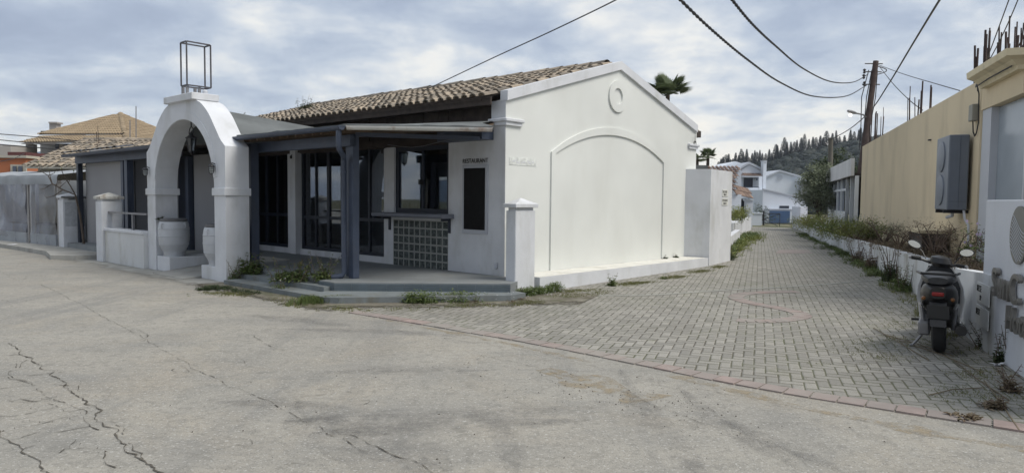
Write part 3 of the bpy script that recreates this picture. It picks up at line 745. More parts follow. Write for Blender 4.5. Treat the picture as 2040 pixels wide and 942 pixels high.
# porch floor and steps
fl=MB(wl); fl.prism([(0,0),(-.2,-.55),(-.72,-.78),(-2.61,1.31),(-2.61,1.72),(-2.45,1.75),(-2.45,4.72),(-1.9,4.72),(-1.9,5.28),(-1.0,5.28),(-1.0,6.73),(-1.2,6.74),(-1.2,7.34),(-2.45,7.34),(-2.45,7.8),(-2.6,7.8),(-2.6,14.2),(0,14.2)],'z',0,.235); P(fl,'porch_floor',floorm)
rt=MB(wl)
def ribs(a,b,z0,z1,n=4):
    a=Vector(a);b=Vector(b); d=(b-a); Ln=d.length; d.normalize(); nn=Vector((d.y,-d.x)); 
    k=int(Ln/.3)+1
    for i in range(k):
        p=a+d*(Ln*i/k+.004); q=a+d*(Ln*(i+1)/k-.004)
        for j in range(n):
            zz0=z0+(z1-z0)*j/n; zz1=z0+(z1-z0)*(j+.75)/n
            rt.prism([(p.x,p.y),(q.x,q.y),(q.x+nn.x*.008,q.y+nn.y*.008),(p.x+nn.x*.008,p.y+nn.y*.008)],'z',zz0,zz1)
ribs((-2.615,1.31),(-.725,-.79),.10,.225); ribs((-2.615,1.72),(-2.615,1.31),.10,.225)
P(rt,'ribbed_riser',concstep)
st_=MB(wl)
st_.prism([(-2.44,4.25),(-2.74,4.25),(-2.74,1.40),(-2.44,1.40)],'z',0,.165)
st_.prism([(-2.73,4.05),(-3.1,4.0),(-3.08,1.2),(-2.73,1.2)],'z',0,.085)
P(st_,'step',stepm)
st2=MB(wl); st2.prism([(-2.60,1.42),(-2.98,1.30),(-3.14,1.05),(-3.12,.80),(-3.0,.62),(-.98,-1.02),(-.60,-1.0),(-.55,-.75),(-.72,-.70)],'z',.0,.10); P(st2,'step',stepm)
# porch posts
po=MB(wl); po.box(-2.10,-1.98,1.50,1.62,.24,2.64); po.box(-2.06,-1.90,1.62,1.76,.26,2.64); P(po,'post',bluegrey)
po=MB(wl); po.box(-2.34,-2.18,4.74,4.92,.24,2.6); po.box(-2.30,-2.14,4.48,4.62,.26,2.6); P(po,'post',bluegrey)
# front beam
bmn=MB(wl); bmn.box(-2.16,-2.04,1.5,4.9,2.44,2.62); 
def diagbox(mb,a,b,w_,z0,z1):
    a=Vector(a);b=Vector(b); d=(b-a).normalized(); n=Vector((-d.y,d.x))*w_/2
    mb.prism([tuple(a-n),tuple(b-n),tuple(b+n),tuple(a+n)],'z',z0,z1); return mb
diagbox(bmn,(-2.05,1.5),(-.30,.34),.08,2.60,2.665); bmn.box(-.30,-.004,.28,1.42,2.625,2.80); P(bmn,'porch_beam',bluegrey)
# porch roof
def sheet(mb,pts,t=.03):
    n=len(pts); mb.add([tuple(p) for p in pts]+[(p[0],p[1],p[2]-t) for p in pts],[tuple(range(n)),tuple(range(n,2*n))[::-1]]+[(i,(i+1)%n,(i+1)%n+n,i+n) for i in range(n)]); return mb
pc=MB(wl); sheet(pc,[(0,.27,2.93),(-.90,-.46,2.69),(-2.52,1.15,2.69),(-2.52,4.70,2.69),(0,4.9,2.93)],.02); P(pc,'porch_ceiling',ceilm)
bl=MB(wl)
for k in range(18):
    b=.3+k*.26; bl.add([(-2.45,b,2.665),(-2.45,b+.05,2.665),(-.02,b+.05,2.905),(-.02,b,2.905),(-2.45,b,2.62),(-2.45,b+.05,2.62),(-.02,b+.05,2.86),(-.02,b,2.86)],[(0,1,2,3),(4,7,6,5),(0,4,5,1),(3,2,6,7),(0,3,7,4),(1,5,6,2)]) if b>1.2 else None
P(bl,'ceiling_joist',ceilm)
pf=MB(wl)
edge=[(-.96,-.60),(-1.3,-.25),(-1.7,.17),(-2.1,.6),(-2.56,1.13),(-2.56,1.8),(-2.56,2.6),(-2.56,3.4),(-2.56,4.1),(-2.56,4.66)]
E2=[]
for (a,b),(c,d) in zip(edge,edge[1:]):
    for k in range(5): E2.append((a+(c-a)*k/5,b+(d-b)*k/5))
E2.append(edge[-1])
top=[(a,b,2.725+.035*abs(mnoise.noise(Vector((a*3,b*3,1))))) for a,b in E2]
inn=[(a*.45-.1,max(b*.8+.4,.05),2.86) for a,b in E2]
n=len(E2); pf.add(top+inn+[(0.0,.28 if k<25 else b,2.96) for k,(a,b) in enumerate(E2)],[(i,i+1,n+i+1,n+i) for i in range(n-1)]+[(n+i,n+i+1,2*n+i+1,2*n+i) for i in range(n-1)])
pf.add([(a,b,z) for a,b,z in top]+[(a,b,2.69) for a,b in E2],[(i,i+1,n+i+1,n+i) for i in range(n-1)])
P(pf,'porch_roof',felt)
# gutters
def gutter(mb,a,b,z,r=.065):
    a=Vector((a[0],a[1],z));b=Vector((b[0],b[1],z)); d=(b-a).normalized(); x=Vector((d.y,-d.x,0)); K=8; vs=[]
    for p in (a,b):
        for rr in (r,r-.006):
            for k in range(K+1):
                an=PI*k/K; vs.append(tuple(p+x*math.cos(an)*rr-Vector((0,0,math.sin(an)*rr))))
    m=K+1; fs=[(k,k+1,2*m+k+1,2*m+k) for k in range(K)]+[(m+k,3*m+k,3*m+k+1,m+k+1) for k in range(K)]+[(k,m+k,m+k+1,k+1) for k in range(K)]+[(2*m+k,2*m+k+1,3*m+k+1,3*m+k) for k in range(K)]+[tuple(range(m)),tuple(range(2*m,3*m))[::-1],(0,2*m,3*m,m),(K,m+K,3*m+K,2*m+K)]
    mb.add(vs,fs,False)
    for t in (.0,.5,1): 
        q=a+(b-a)*t; mb.tube([tuple(q+x*r*1.05),tuple(q-x*r*1.05)],.007,4)
gt=MB(wl); gutter(gt,(-2.60,1.10),(-2.60,4.72),2.70); P(gt,'gutter',bluegrey)
gt=MB(wl); gutter(gt,(-2.56,1.02),(-1.0,-.62),2.70,.06); P(gt,'gutter',rustgut)
dp=MB(wl); dp.tube([(-2.60,1.18,2.64),(-2.60,1.18,2.42),(-2.58,1.2,2.36),(-2.20,1.62,2.26),(-2.17,1.66,2.2),(-2.17,1.66,.34),(-2.2,1.68,.28),(-2.34,1.78,.26)],.045,10)
for z in (2.0,1.1,.6): dp.tube([(-2.17,1.66,z),(-2.17,1.66,z+.03)],.052,10)
P(dp,'downpipe',bluegrey)
cb_=MB(wl); cb_.tube([(-.3+.0*k,.4+k*.35,2.6+.05*math.sin(k)) for k in range(8)],.006,4); P(cb_,'loose_cable',metalg)
cl=MB(wl)
for b in (3.2,6.6): 
    cl=MB(wl); cl.tube([(-.02,b,2.62),(-.1,b,2.6),(-.13,b+.05,2.55)],.012,5); cl.lathe([(.015,0),(.03,.02),(.03,.06),(.01,.08)],(-.13,b+.05,2.48),10); P(cl,'spotlight',ironm)
# roof over the entrance passage
pg=MB(wl); 
sheet(pg,[(-2.46,6.06,3.40),(-2.46,4.55,2.72),(-.05,4.4,2.94),(.0,6.06,2.95)],.03)
sheet(pg,[(-2.46,6.06,3.40),(.0,6.06,2.95),(-.05,7.6,2.9),(-2.46,7.55,2.72)],.03)
P(pg,'passage_roof',felt)
pr2=MB(wl); pr2.tube([(-2.46,6.06,3.42),(0,6.06,2.97)],.025,6); P(pr2,'ridge_strip',ironm)
# left wing of the porch
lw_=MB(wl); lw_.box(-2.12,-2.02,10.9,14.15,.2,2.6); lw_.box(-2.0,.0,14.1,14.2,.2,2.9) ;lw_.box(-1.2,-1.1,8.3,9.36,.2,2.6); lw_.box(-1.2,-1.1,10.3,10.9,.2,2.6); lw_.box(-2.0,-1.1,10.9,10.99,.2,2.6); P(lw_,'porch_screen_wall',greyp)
dpn=MB(wl); dpn.box(-1.18,-1.12,9.36,10.3,.2,2.6); P(dpn,'porch_door',navy)
for a,b,s in ((-2.32,14.12,.12),(-2.3,10.62,.15),(-2.26,11.0,.12),(-1.32,9.42,.13)):
    p_=MB(wl); p_.box(a,a+s,b,b+s+.03,.12,2.56); P(p_,'post',navy if b>11 else bluegrey)
bb=MB(wl); bb.box(-2.34,-2.2,7.7,14.3,2.46,2.66); P(bb,'porch_beam',bluegrey)
lc=MB(wl); sheet(lc,[(-2.56,7.7,2.69),(-2.56,14.25,2.66),(0,14.25,2.9),(0,7.7,2.92)],.02); P(lc,'porch_ceiling',woodm)
gt=MB(wl); gutter(gt,(-2.62,7.78),(-2.62,14.3),2.69,.07); P(gt,'gutter',bluegrey)
random.seed(21)
ls=MB(); tiles(ls,[wl((-2.68,10.2,2.70)),wl((-2.68,14.4,2.70)),wl((-2.25,14.4,2.80)),wl((-2.25,10.2,2.80))],FD,.34,.36,rr=.17,hf=.22,slip=.04,jit=.03); P(ls,'eaves_slates',M('dark_slate',(.03,.035,.045),.5,.3,5,0))
lf2=MB(wl); sheet(lf2,[(-2.55,7.75,2.74),(-2.55,14.3,2.72),(-.0,14.3,2.95),(0,7.75,2.97)],.03); P(lf2,'porch_roof',felt)
# interior furniture glimpsed through the panes
tb=thing('dining_table',wl((2.2,5.3,.2)),'dark table heaped with upturned chairs just inside the wide glazed doors','table')
t=MB(wl); t.box(1.5,2.9,3.9,6.7,.92,.97); t.build('table_top',intwood,tb)
for a,b in ((1.55,3.95),(2.8,3.95),(1.55,6.6),(2.8,6.6)):
    t=MB(wl); t.box(a,a+.06,b,b+.06,.2,.92); t.build('leg',intwood,tb)
ch0=None
def chair(loc,rz,label):
    global ch0
    if ch0 is None:
        c=thing('chair',(0,0,0),label,'chair','upturned chairs inside the restaurant')
        s=MB(); s.box(-.21,.21,-.21,.21,-.03,0,.01); s.build('seat',intwood,c)
        s=MB(); s.box(-.2,.2,.18,.21,-.32,-.03); s.box(-.2,.2,.2,.225,-.5,-.4); s.build('backrest',intwood,c)
        for x,y in ((-.19,-.19),(.19,-.19),(-.19,.19),(.19,.19)):
            s=MB(); s.tube([(x,y,0),(x*1.15,y*1.15,.43)],.016,6); s.build('leg',intwood,c)
        ch0=c; c.location=loc; c.rotation_euler=(0,0,rz); return c
    return copy_tree(ch0,loc,rz,label)
for k,(a,b,z,l) in enumerate(((1.8,4.2,1.02,'upturned chair nearest the corner post, seen through the glazed doors'),(1.8,5.0,1.04,'upturned chair second from the corner post behind the door glass'),(1.8,5.8,1.02,'upturned chair third from the corner post behind the door glass'),(1.8,6.5,1.03,'upturned chair farthest along the table behind the wide doors'),(1.6,7.7,.98,'upturned chair behind the narrow glazed doors beside the archway'),(1.6,8.3,1.0,'upturned chair behind the narrow doors, the one closer to the archway'))):
    chair(wl((a,b,z)),random.uniform(0,3),l)
t2=thing('dining_table',wl((1.6,8,.2)),'small dark table behind the narrow glazed doors next to the archway','table')
t=MB(wl); t.box(1.2,2.1,7.3,8.7,.90,.94); t.build('table_top',intwood,t2); t=MB(wl); t.box(1.6,1.7,7.95,8.05,.2,.9); t.build('leg',intwood,t2)

# ================================================================== ARCHWAY
arc=thing('archway',wl((-2.92,6.0,0)),'tall white plastered entrance arch with flat cap and curved shoulders in front of the porch','archway')
B0,B1,AF,AB=4.26,7.78,-2.92,-2.46; BC=6.03
def oprof():
    right=[(BC+ -1.77+0,2.545),(B0+.09,2.56),(B0+.2,2.66),(B0+.32,2.80),(B0+.45,2.95),(B0+.60,3.12),(B0+.76,3.25),(B0+.95,3.37),(B0+1.2,3.455)]
    right[0]=(B0,2.545); left=[(B0+B1-b,z) for b,z in right][::-1]
    return right+left
def iprof(n=20):
    hw=1.335; c=BC; zc=1.75; h=1.35
    return [(c-hw,0.0),(c-hw,zc*.5)]+[(c-hw*math.cos(PI*k/n),zc+h*math.sin(PI*k/n)**1.0) for k in range(n+1)]+[(c+hw,zc*.5),(c+hw,0.0)]
am=MB(wl)
o1=[(B0,0),(B0,1.0)]+oprof()+[(B1,1.0),(B1,0)]; i1=iprof()
# resample both profiles to same count by arc length
def resample(p,n):
    d=[0]
    for a,b in zip(p,p[1:]): d.append(d[-1]+math.hypot(b[0]-a[0],b[1]-a[1]))
    out=[]
    for k in range(n):
        t=d[-1]*k/(n-1); j=0
        while j<len(d)-2 and d[j+1]<t: j+=1
        f=(t-d[j])/max(d[j+1]-d[j],1e-9); f=min(max(f,0),1); out.append((p[j][0]+(p[j+1][0]-p[j][0])*f,p[j][1]+(p[j+1][1]-p[j][1])*f))
    return out
am.strip(resample(o1,90),resample(i1,90),'x',AF,AB); P(am,'arch_body',white2,arc)
ac=MB(wl); ac.box(AF-.09,AB-.01,B0+1.12,B1-1.12,3.44,3.575,.01); P(ac,'cap',white2,arc)
im=MB(wl)
for b0,b1 in ((B0-.03,B0+.45+.03),(B1-.45-.03,B1+.03)):
    im=MB(wl); im.box(AF-.03,AB+.03,b0,b1,1.60,1.74,.008); P(im,'impost_band',white2,arc)
an=MB(wl); hw=1.335
oi=[(BC-(hw+.16)*math.cos(PI*k/24),1.76+(1.34+.16)*math.sin(PI*k/24)) for k in range(1,24)]; ii=[(BC-(hw+.005)*math.cos(PI*k/24),1.755+1.35*math.sin(PI*k/24)) for k in range(1,24)]
an.strip(oi,ii,'x',AF-.012,AF); P(an,'archivolt',white2,arc)
pd=MB(wl); pd.box(AF-.0+.004,AB-.004,B0+.44,B0+1.02,0,.26,.01); P(pd,'pedestal',white2,arc)
pd=MB(wl); pd.box(AF+.004,-1.2,B1-1.05,B1-.44,0,.31,.01); P(pd,'pedestal',white2,arc)
# passage floor ramp
rm=MB(wl); rm.prism([(-3.25,0),(-3.25,.014),(-1.0,.25),(-1.0,0)],'y',5.285,6.725); rm.box(-2.455,-1.9,4.725,5.28,0,.236); P(rm,'ramp',concm,arc)
# wall lamps on the arch (bulkhead with cage)
def walllamp(b,label):
    t=thing('wall_lamp',wl((AF,b,2.08)),label,'wall lamp','caged wall lamps on the archway'); q=.74; A0=AF-.085; Z=2.13
    m=MB(wl); m.tube([(AF,b,Z+.05),(AF-.07,b,Z+.075),(A0,b,Z+.04)],.01,6); m.build('bracket',ironm,t)
    m=MB(wl); m.lathe([(.015*q,.075*q),(.05*q,.06*q),(.078*q,.03*q),(.085*q,.0),(.07*q,-.005)],(A0,b,Z),14); m.build('lamp_hood',ironm,t)
    m=MB(wl); m.lathe([(.05*q,0),(.052*q,-.07*q),(.045*q,-.13*q),(.02*q,-.16*q)],(A0,b,Z),12); m.build('lamp_glass',MATS.get('frosted_lamp_glass') or M('frosted_lamp_glass',(.35,.38,.38),.2,.05,5,0),t)
    m=MB(wl)
    for k in range(6):
        a=2*PI*k/6; m.tube([(A0+math.cos(a)*r*q,b+math.sin(a)*r*q,Z+z*q) for r,z in ((.068,0),(.068,-.08),(.055,-.15),(.0,-.19))],.004,4)
    for z in (-.05,-.1): m.tube([(A0+.069*q*math.cos(2*PI*k/12),b+.069*q*math.sin(2*PI*k/12),Z+z*q) for k in range(12)],.004,4,closed=True)
    m.build('cage',ironm,t)
walllamp(B0+.36,'small black caged wall lamp on the right pier of the archway'); walllamp(B1-.13,'small black caged wall lamp on the left pier of the archway')
# hanging lantern
ln=thing('hanging_lantern',wl((-2.69,6.13,2.4)),'black iron lantern hanging under the crown of the white arch','lantern')
LX,LY=-2.69,6.13
m=MB(wl); m.tube([(LX,LY,3.12),(LX,LY,2.98)],.012,6); m.tube([(LX,LY-.10*math.cos(PI*k/8),2.84+.14*math.sin(PI*k/8)) for k in range(9)],.01,5); m.build('bracket',ironm,ln)
m=MB(wl); m.lathe([(.0,.13),(.03,.10),(.045,.05),(.12,.0),(.13,-.012)],(LX,LY,2.76),6); m.build('lantern_roof',ironm,ln)
m=MB(wl); m.lathe([(.095,0),(.06,-.25)],(LX,LY,2.745),6); m.build('lantern_glass',glass,ln)
m=MB(wl)
for k in range(6):
    a=2*PI*k/6; m.tube([(LX+.098*math.cos(a),LY+.098*math.sin(a),2.75),(LX+.063*math.cos(a),LY+.063*math.sin(a),2.49)],.008,4)
m.lathe([(.068,0),(.068,-.02),(.03,-.04),(.01,-.08)],(LX,LY,2.495),6); m.build('lantern_frame',ironm,ln)
# steel frame on the cap
sf=thing('sign_frame',wl((-2.7,5.9,3.57)),'empty rusty steel box frame standing on top of the archway cap','frame')
m=MB(wl)
fx0,fx1,fy0,fy1,fz0,fz1=-2.88,-2.40,5.86,6.12,3.77,4.62
import itertools
for x,y in itertools.product((fx0,fx1),(fy0,fy1)): m.box(x-.012,x+.012,y-.012,y+.012,fz0,fz1)
for z in (fz0,fz1):
    for x in (fx0,fx1): m.box(x-.011,x+.011,fy0+.012,fy1-.012,z-.013,z+.013)
    for y in (fy0,fy1): m.box(fx0+.012,fx1-.012,y-.011,y+.011,z-.013,z+.013)
sfm=m.build('steel_frame',M('rust_spotted_steel',(.07,.07,.08),.6,.3,6,.1,30,dirt=.8,dirtc=(.03,.02,.018),dscale=5),sf)
m=MB(wl)
for x,y in ((-2.86,5.9),(-2.62,5.9),(-2.86,6.09),(-2.62,6.09)): m=MB(wl); m.box(x-.025,x+.025,y-.02,y+.02,3.576,3.757); m.build('foot',metalg,sf)
m=MB(wl); m.lathe([(.02,0),(.05,.03),(.05,.1),(.02,.13)],(-2.56,5.78,3.577),10); m.build('floodlight',palegrey,sf)
# pots
def pot(b,z,label,s=1):
    t=thing('pot',wl((-2.70,b,z)),label,'pot','white urns on the archway pedestals')
    m=MB(wl); pr=[(.20,0),(.205,.02),(.20,.07),(.215,.11),(.252,.17),(.282,.24),(.298,.33),(.303,.45),(.30,.58),(.29,.68),(.268,.735)]
    m.lathe([(r*s,h*s) for r,h in pr],(-2.70,b,z),32); m.build('pot_body',potm,t)
    m=MB(wl); m.lathe([(.235*s,.73*s),(.265*s,.745*s),(.265*s,.79*s),(.235*s,.80*s),(.215*s,.79*s),(.21*s,.5*s)],(-2.70,b,z),32); m.build('rim',potrim,t)
    m=MB(wl)
    for h,r in ((.085,.205),(.26,.287),(.43,.303),(.59,.30)): m.tube([(-2.70+r*s*math.cos(2*PI*k/32),b+r*s*math.sin(2*PI*k/32),z+h*s) for k in range(32)],.011,5,closed=True)
    m.build('raised_ring',potm,t)
    m=MB(wl)
    for a in (R(200),R(20),R(290),R(110)):
        dx,dy=math.cos(a),math.sin(a); m.tube([(-2.70+dx*r*s,b+dy*r*s,z+h*s) for r,h in ((.28,.70),(.315,.695),(.33,.66),(.32,.62),(.29,.61))],.011*s,6)
    m.build('handle',potm,t)
pot(B1-.78,.31,'white ringed urn on the left pedestal of the archway with a sprig over its rim'); pot(B0+.69,.26,'white ringed urn on the right pedestal, partly hidden by the arch pier')

# ================================================================== WALLS AND PILLARS BY THE STREET
def pillar(a0,a1,b0,b1,z0,top,label,stain=False,slot=False):
    c=wl(((a0+a1)/2,(b0+b1)/2,z0)); t=thing('gate_pillar',c,label,'pillar','pyramid capped white pillars')
    m=MB(wl); m.box(a0,a1,b0,b1,z0,top-.2,.012); m.box(a0+.03,a1-.03,b0+.03,b1-.03,top-.2,top-.14); m.build('shaft',white2,t)
    m=MB(wl); ca,cb2=(a0+a1)/2,(b0+b1)/2; e_=.035
    m.box(a0-e_,a1+e_,b0-e_,b1+e_,top-.15,top-.085,.006)
    m.add([(a0-.02,b0-.02,top-.085),(a1+.02,b0-.02,top-.085),(a1+.02,b1+.02,top-.085),(a0-.02,b1+.02,top-.085),(ca,cb2,top+.01)],[(0,1,4),(1,2,4),(2,3,4),(3,0,4),(3,2,1,0)])
    m.build('cap',white2 if not stain else M('stained_white_cap',(.55,.54,.5),.8,.1,2,.2,50,dirt=.9,dirtc=(.16,.10,.05),dscale=6),t)
    if slot:
        m=MB(wl); m.box(a0-.045,a1+.045,b0-.041,b0+.0,top-.145,top-.115); m.build('dark_slot',blackm,t)
        m=MB(wl); m.box(a0+.05,a1-.02,b0-.004,b0,top-.95,top-.26); m.build('poster_remains',pastem,t)
        textobj('PARKING',.06,wl((a0+.13,b0-.006,top-.192)),GD,'lettering',textm,t) if False else None
        m=MB(wl); m.box(a0+.15,a1-.12,b0-.003,b0+.028,top-.19,top-.175); m.build('mail_slot',blackm,t)
    return t
pillar(-.42,.09,-.62,-.40,0,1.60,'white pillar with pyramid cap at the corner of the gable wall')
pillar(-3.08,-2.62,10.05,10.45,0,1.64,'white pillar with rust stained pyramid cap at the end of the low wall',stain=True)
pillar(-2.67,-2.10,14.3,14.72,.1,1.64,'white pillar with a dark slot and poster remains, beside the plastic tent',slot=True)
lwall=thing('low_wall',wl((-3,9,0)),'low white wall with metal rail between arch and stained pillar','wall')
m=MB(wl); m.box(-3.02,-2.78,B1+.0,10.05,0,.74,.008); m.build('wall_body',M('low_wall_paint',(.60,.61,.61),.85,.06,1.5,.3,50,dirt=.7,dirtc=(.33,.31,.24),dscale=1.4),lwall)
m=MB(wl); m.box(-3.05,-2.75,B1+.0,10.05,.74,.81,.01); m.build('wall_coping',white2,lwall)
m=MB(wl); m.box(-2.95,-2.85,B1,10.05,1.16,1.20); m.box(-2.93,-2.88,8.6,8.66,.81,1.16); m.build('rail',metalg,lwall)
# ledge along the gable
lg=MB(wl); lg.add([(.2,-.64,0),(6.8,-.56,0),(6.6,0.0,0),(.2,0.0,0),(.2,-.64,.25),(6.8,-.56,.205),(6.6,-.0,.215),(.2,-.0,.25)],[(0,1,5,4),(4,5,6,7),(1,2,6,5),(0,4,7,3),(3,2,1,0),(2,3,7,6)])
lg2=single(lg,'ledge',white2,'long low white ledge running along the foot of the gable wall','ledge',loc=wl((3.4,-.3,0)))
m=MB(wl); m.add([(.21,-.62,.254),(6.78,-.54,.209),(6.58,-.01,.219),(.21,-.01,.254)],[(0,1,2,3)]); m.build('ledge_top',ledgem,lg2)
# tall block at the lane corner
bk_=thing('wall_block',wl((7,0,0)),'tall plain white wall block with two small signs at the lane corner','wall')
bp=[(6.88,-.54),(8.68,-.285),(8.5,.6),(7.4,.6),(7.15,.12),(6.62,.0)]
m=MB(wl); m.prism(bp,'z',0,2.36); m.build('block_body',white2,bk_)
fadet=M('faded_lettering',(.2,.2,.19),.7,.2,30,0)
def sgn(s,z0,z1,w_=.50,t='',t2=''):
    base=wl((6.88,-.54,0)); dr=(wl((8.68,-.285,0))-base).normalized(); nn=Vector((dr.y,-dr.x,0)); q=base+dr*s
    f=lambda p:q+dr*p[0]+nn*p[1]+Vector((0,0,p[2]))
    m=MB(f); m.box(0,w_,.0,.012,z0,z1); m.build('small_sign',M('sign_board_%d'%int(z0*100),(.66,.67,.63),.6,.04,5,0),bk_)
    textobj(t,.088,f((.02,.014,z1-.085)),dr,'lettering',fadet,bk_,font_w=.82); textobj(t2,.07,f((.10,.014,z0+.025)),dr,'lettering',textm,bk_,font_w=1.2)
sgn(.93,1.70,1.88,.5,'RECEPTION','SPA \u25cf'); sgn(.93,1.48,1.66,.5,'RESTAURANT','BAR \u25cf')
cwr=MB(wl); cwr.tube([(W-.16,-.04,3.2),(W-.2,-.06,3.05),(W-.22,-.06,2.98)],.008,5); cwr.tube([(W-.2+.06*math.cos(2*PI*k/14),-.06,3.0+.06*math.sin(2*PI*k/14)) for k in range(14)],.01,5,closed=True); P(cwr,'cable_loop',cable)
jb=MB(wl); jb.box(.30,.40,-.03,0,.9,1.22); P(jb,'meter_box',ironm)

# ================================================================== RIGHT: PLANTER WALL, SIGN SLAB, OCHRE BUILDING
BZ=frame((8.24,12.5,0),R(20))      # a: away along the wall, b: towards the lane
pw=MB(); top=[.84,.83,.70,.645,.58,.50,.42,.42,.40,.40]
def topz(y):
    for (p,q,z0,z1) in zip(PLB,PLB[1:],top,top[1:]):
        if p[1]<=y<=q[1]: return z0+(z1-z0)*(y-p[1])/(q[1]-p[1])
    return top[0] if y<PLB[0][1] else top[-1]
vsO=[];vsI=[]
Pp=plb
for i,p in enumerate(Pp):
    d=(Pp[min(i+1,len(Pp)-1)]-Pp[max(i-1,0)]).normalized(); n=Vector((d.y,-d.x,0)); vsO.append(p); vsI.append(p+n*.16)
n=len(Pp); vs=[]
for p,q in zip(vsO,vsI):
    z=topz(p.y); vs+=[(p.x,p.y,0),(p.x,p.y,z),(q.x,q.y,z),(q.x,q.y,0)]
fs=[]
for i in range(n-1):
    for k in range(4): fs.append((4*i+k,4*(i+1)+k,4*(i+1)+(k+1)%4,4*i+(k+1)%4))
fs+=[(0,1,2,3),(4*n-4,4*n-1,4*n-2,4*n-3)]
pw.add(vs,fs); pwo=single(pw,'planter_wall',M('planter_white_paint',(.58,.60,.62),.85,.07,1.5,.3,40,dirt=.8,dirtc=(.27,.25,.2),dscale=2.2),'long curving white planter wall along the right side of the lane','wall',loc=(8.3,15.5,0))
bed=MB(); q_=[(p.x,p.y) for p in vsI]; 
vs=[];fs=[]
for i,p in enumerate(vsI):
    z=topz(p.y)-.06; far=p+Vector((1.25,-.42,0))*(1.5 if p.y>9 else 1.2); vs+=[(p.x,p.y,z),(far.x,far.y,z+.03)]
    if i: fs.append((2*i-2,2*i,2*i+1,2*i-1))
bed.add(vs,fs); struct(bed,'planter_soil',soil)
# electrical box on planter and small direction signs
def onplanter(y):
    for a,b in zip(Pp,Pp[1:]):
        if a.y<=y<=b.y: t=(y-a.y)/(b.y-a.y); p=a+(b-a)*t; d=(b-a).normalized(); return p,d
p,d=onplanter(9.95); fpl=lambda q:p+d*q[0]+Vector((-d.y,d.x,0))*q[1]+Vector((0,0,q[2]))
m=MB(fpl); m.box(-.09,.09,.0,.07,.36,.52,.008); m.build('junction_box',boxg,pwo) ; 
pwo_off=pwo.location
m=MB(fpl); m.tube([(0,.02,.36),(0,.02,.02)],.012,6); m.build('conduit',boxg,pwo)
p2,d2=onplanter(7.71); fp2=lambda q:p2+d2*q[0]+Vector((-d2.y,d2.x,0))*q[1]+Vector((0,0,q[2]))
for z0,z1,t1,t2 in ((.50,.72,'RECE','SP'),(.25,.46,'REST','')):
    m=MB(fp2); m.box(-.42,.16,.0,.01,z0,z1); m.build('small_sign',M('planter_sign_%d'%int(z0*100),(.62,.63,.62),.6,.04,5,0),pwo)
    textobj(t1,.10,fp2((.13,.012,z1-.10)),-d2,'lettering',textm,pwo,font_w=.9)
    if t2: textobj(t2,.08,fp2((-.02,.012,z0+.03)),-d2,'lettering',textm,pwo,font_w=.9)
# hotel sign slab
SD=Vector((4.72-5.24,6.35-7.72,0)).normalized(); SN=Vector((SD.y,-SD.x,0)); 
if SN.x>0: SN=-SN
S0=Vector((5.24,7.72,0))
fS=lambda q:S0+SD*q[0]+SN*q[1]+Vector((0,0,q[2]))
sg=thing('hotel_sign',S0,'tall white rendered sign slab with steel letters and a round emblem at right edge','sign')
m=MB(fS); m.box(0,3.0,-.35,0,0,1.635,.008); m.build('slab',M('sign_white_render',(.60,.62,.66),.85,.04,1.2,.25,60,dirt=.25,dirtc=(.4,.4,.38),dscale=2),sg)
m=MB(fS); EX,EZ=1.70,1.02
def spix(u,v):
    d=ray(u,v); t=(S0-CAM).dot(SN)/d.dot(SN); X=CAM+d*t; return ((X-S0).dot(SD),X.z)
ex0,_z=spix(2016,470); _a,ezt=spix(2040,412); _a,ezb=spix(2040,528); ezc=(ezt+ezb)/2; erh=(ezb-ezt)/-2*1.02; erw=erh*.93
ec=ex0+erw
el=[(ec+erw*math.cos(2*PI*k/48),ezc+erh*math.sin(2*PI*k/48)) for k in range(48)]
m.prism(el,'y',.0,.02); em=m.build('emblem',emblemm,sg)
m=MB(fS)
for k in range(11):
    pts=[]
    for j in range(17):
        x=ec-erw+2*erw*j/16; zb=ezc+erh*.48-k*erh*.125+erh*.34*math.cos((j/16)*PI*1.1+.2)*1-.02*j/16
        if ((x-ec)/erw)**2+((zb-ezc)/erh)**2<.93: pts.append((x,.021,zb))
    if len(pts)>2: m.tube(pts,.0035,4)
m.build('wave_line',palegrey,em)
s1x,s1z=spix(1985,586); s2x,s2z=spix(2014,642)
def steeltext(t,x,z,size):
    o=textobj(t,size,fS((x,.035,z)),SD,'raised_lettering',chrome,sg,ext=.02,bold=.004); return o
_x,_zt=spix(1985,536); hS=(_zt-spix(1985,580)[1])
steeltext('SunC',s1x,s1z,hS/.56)
_x,_zt=spix(2012,612); hH=(_zt-spix(2012,652)[1])
steeltext('Hotel',s2x,spix(2012,652)[1],hH/.60)
# ochre building
ob=thing('ochre_building',BZ((0,0,0)),'long ochre plastered flat roofed building with cornice and rebar on its roof','building')
TOP=3.76
m=MB(BZ); m.box(-.25,15.9,-9,0,0,TOP); m.build('ochre_wall',beige,ob)
m=MB(BZ); m.box(-2.36,-.25,-9,-.004,3.21,TOP-.02); m.build('lintel_wall',beige,ob)
m=MB(BZ); m.box(-.76,-.255,-.6,-.03,0,3.208); m.build('pale_pier',palegrey,ob)
m=MB(BZ); m.box(-2.2,-.76,-.20,-.14,.35,3.2); m.build('storefront_panel',panelg,ob)
m=MB(BZ); m.box(-2.25,-2.2,-.22,-.1,0,3.2); m.build('panel_frame',palegrey,ob)
m=MB(BZ); m.box(-2.19,-.27,-9,-1.2,0,3.2); m.build('inner_wall',inter,ob)
m=MB(BZ)
pr_c=[(.002,0),(.10,0),(.12,.06),(.20,.13),(.30,.17),(.31,.27),(.002,.27)]
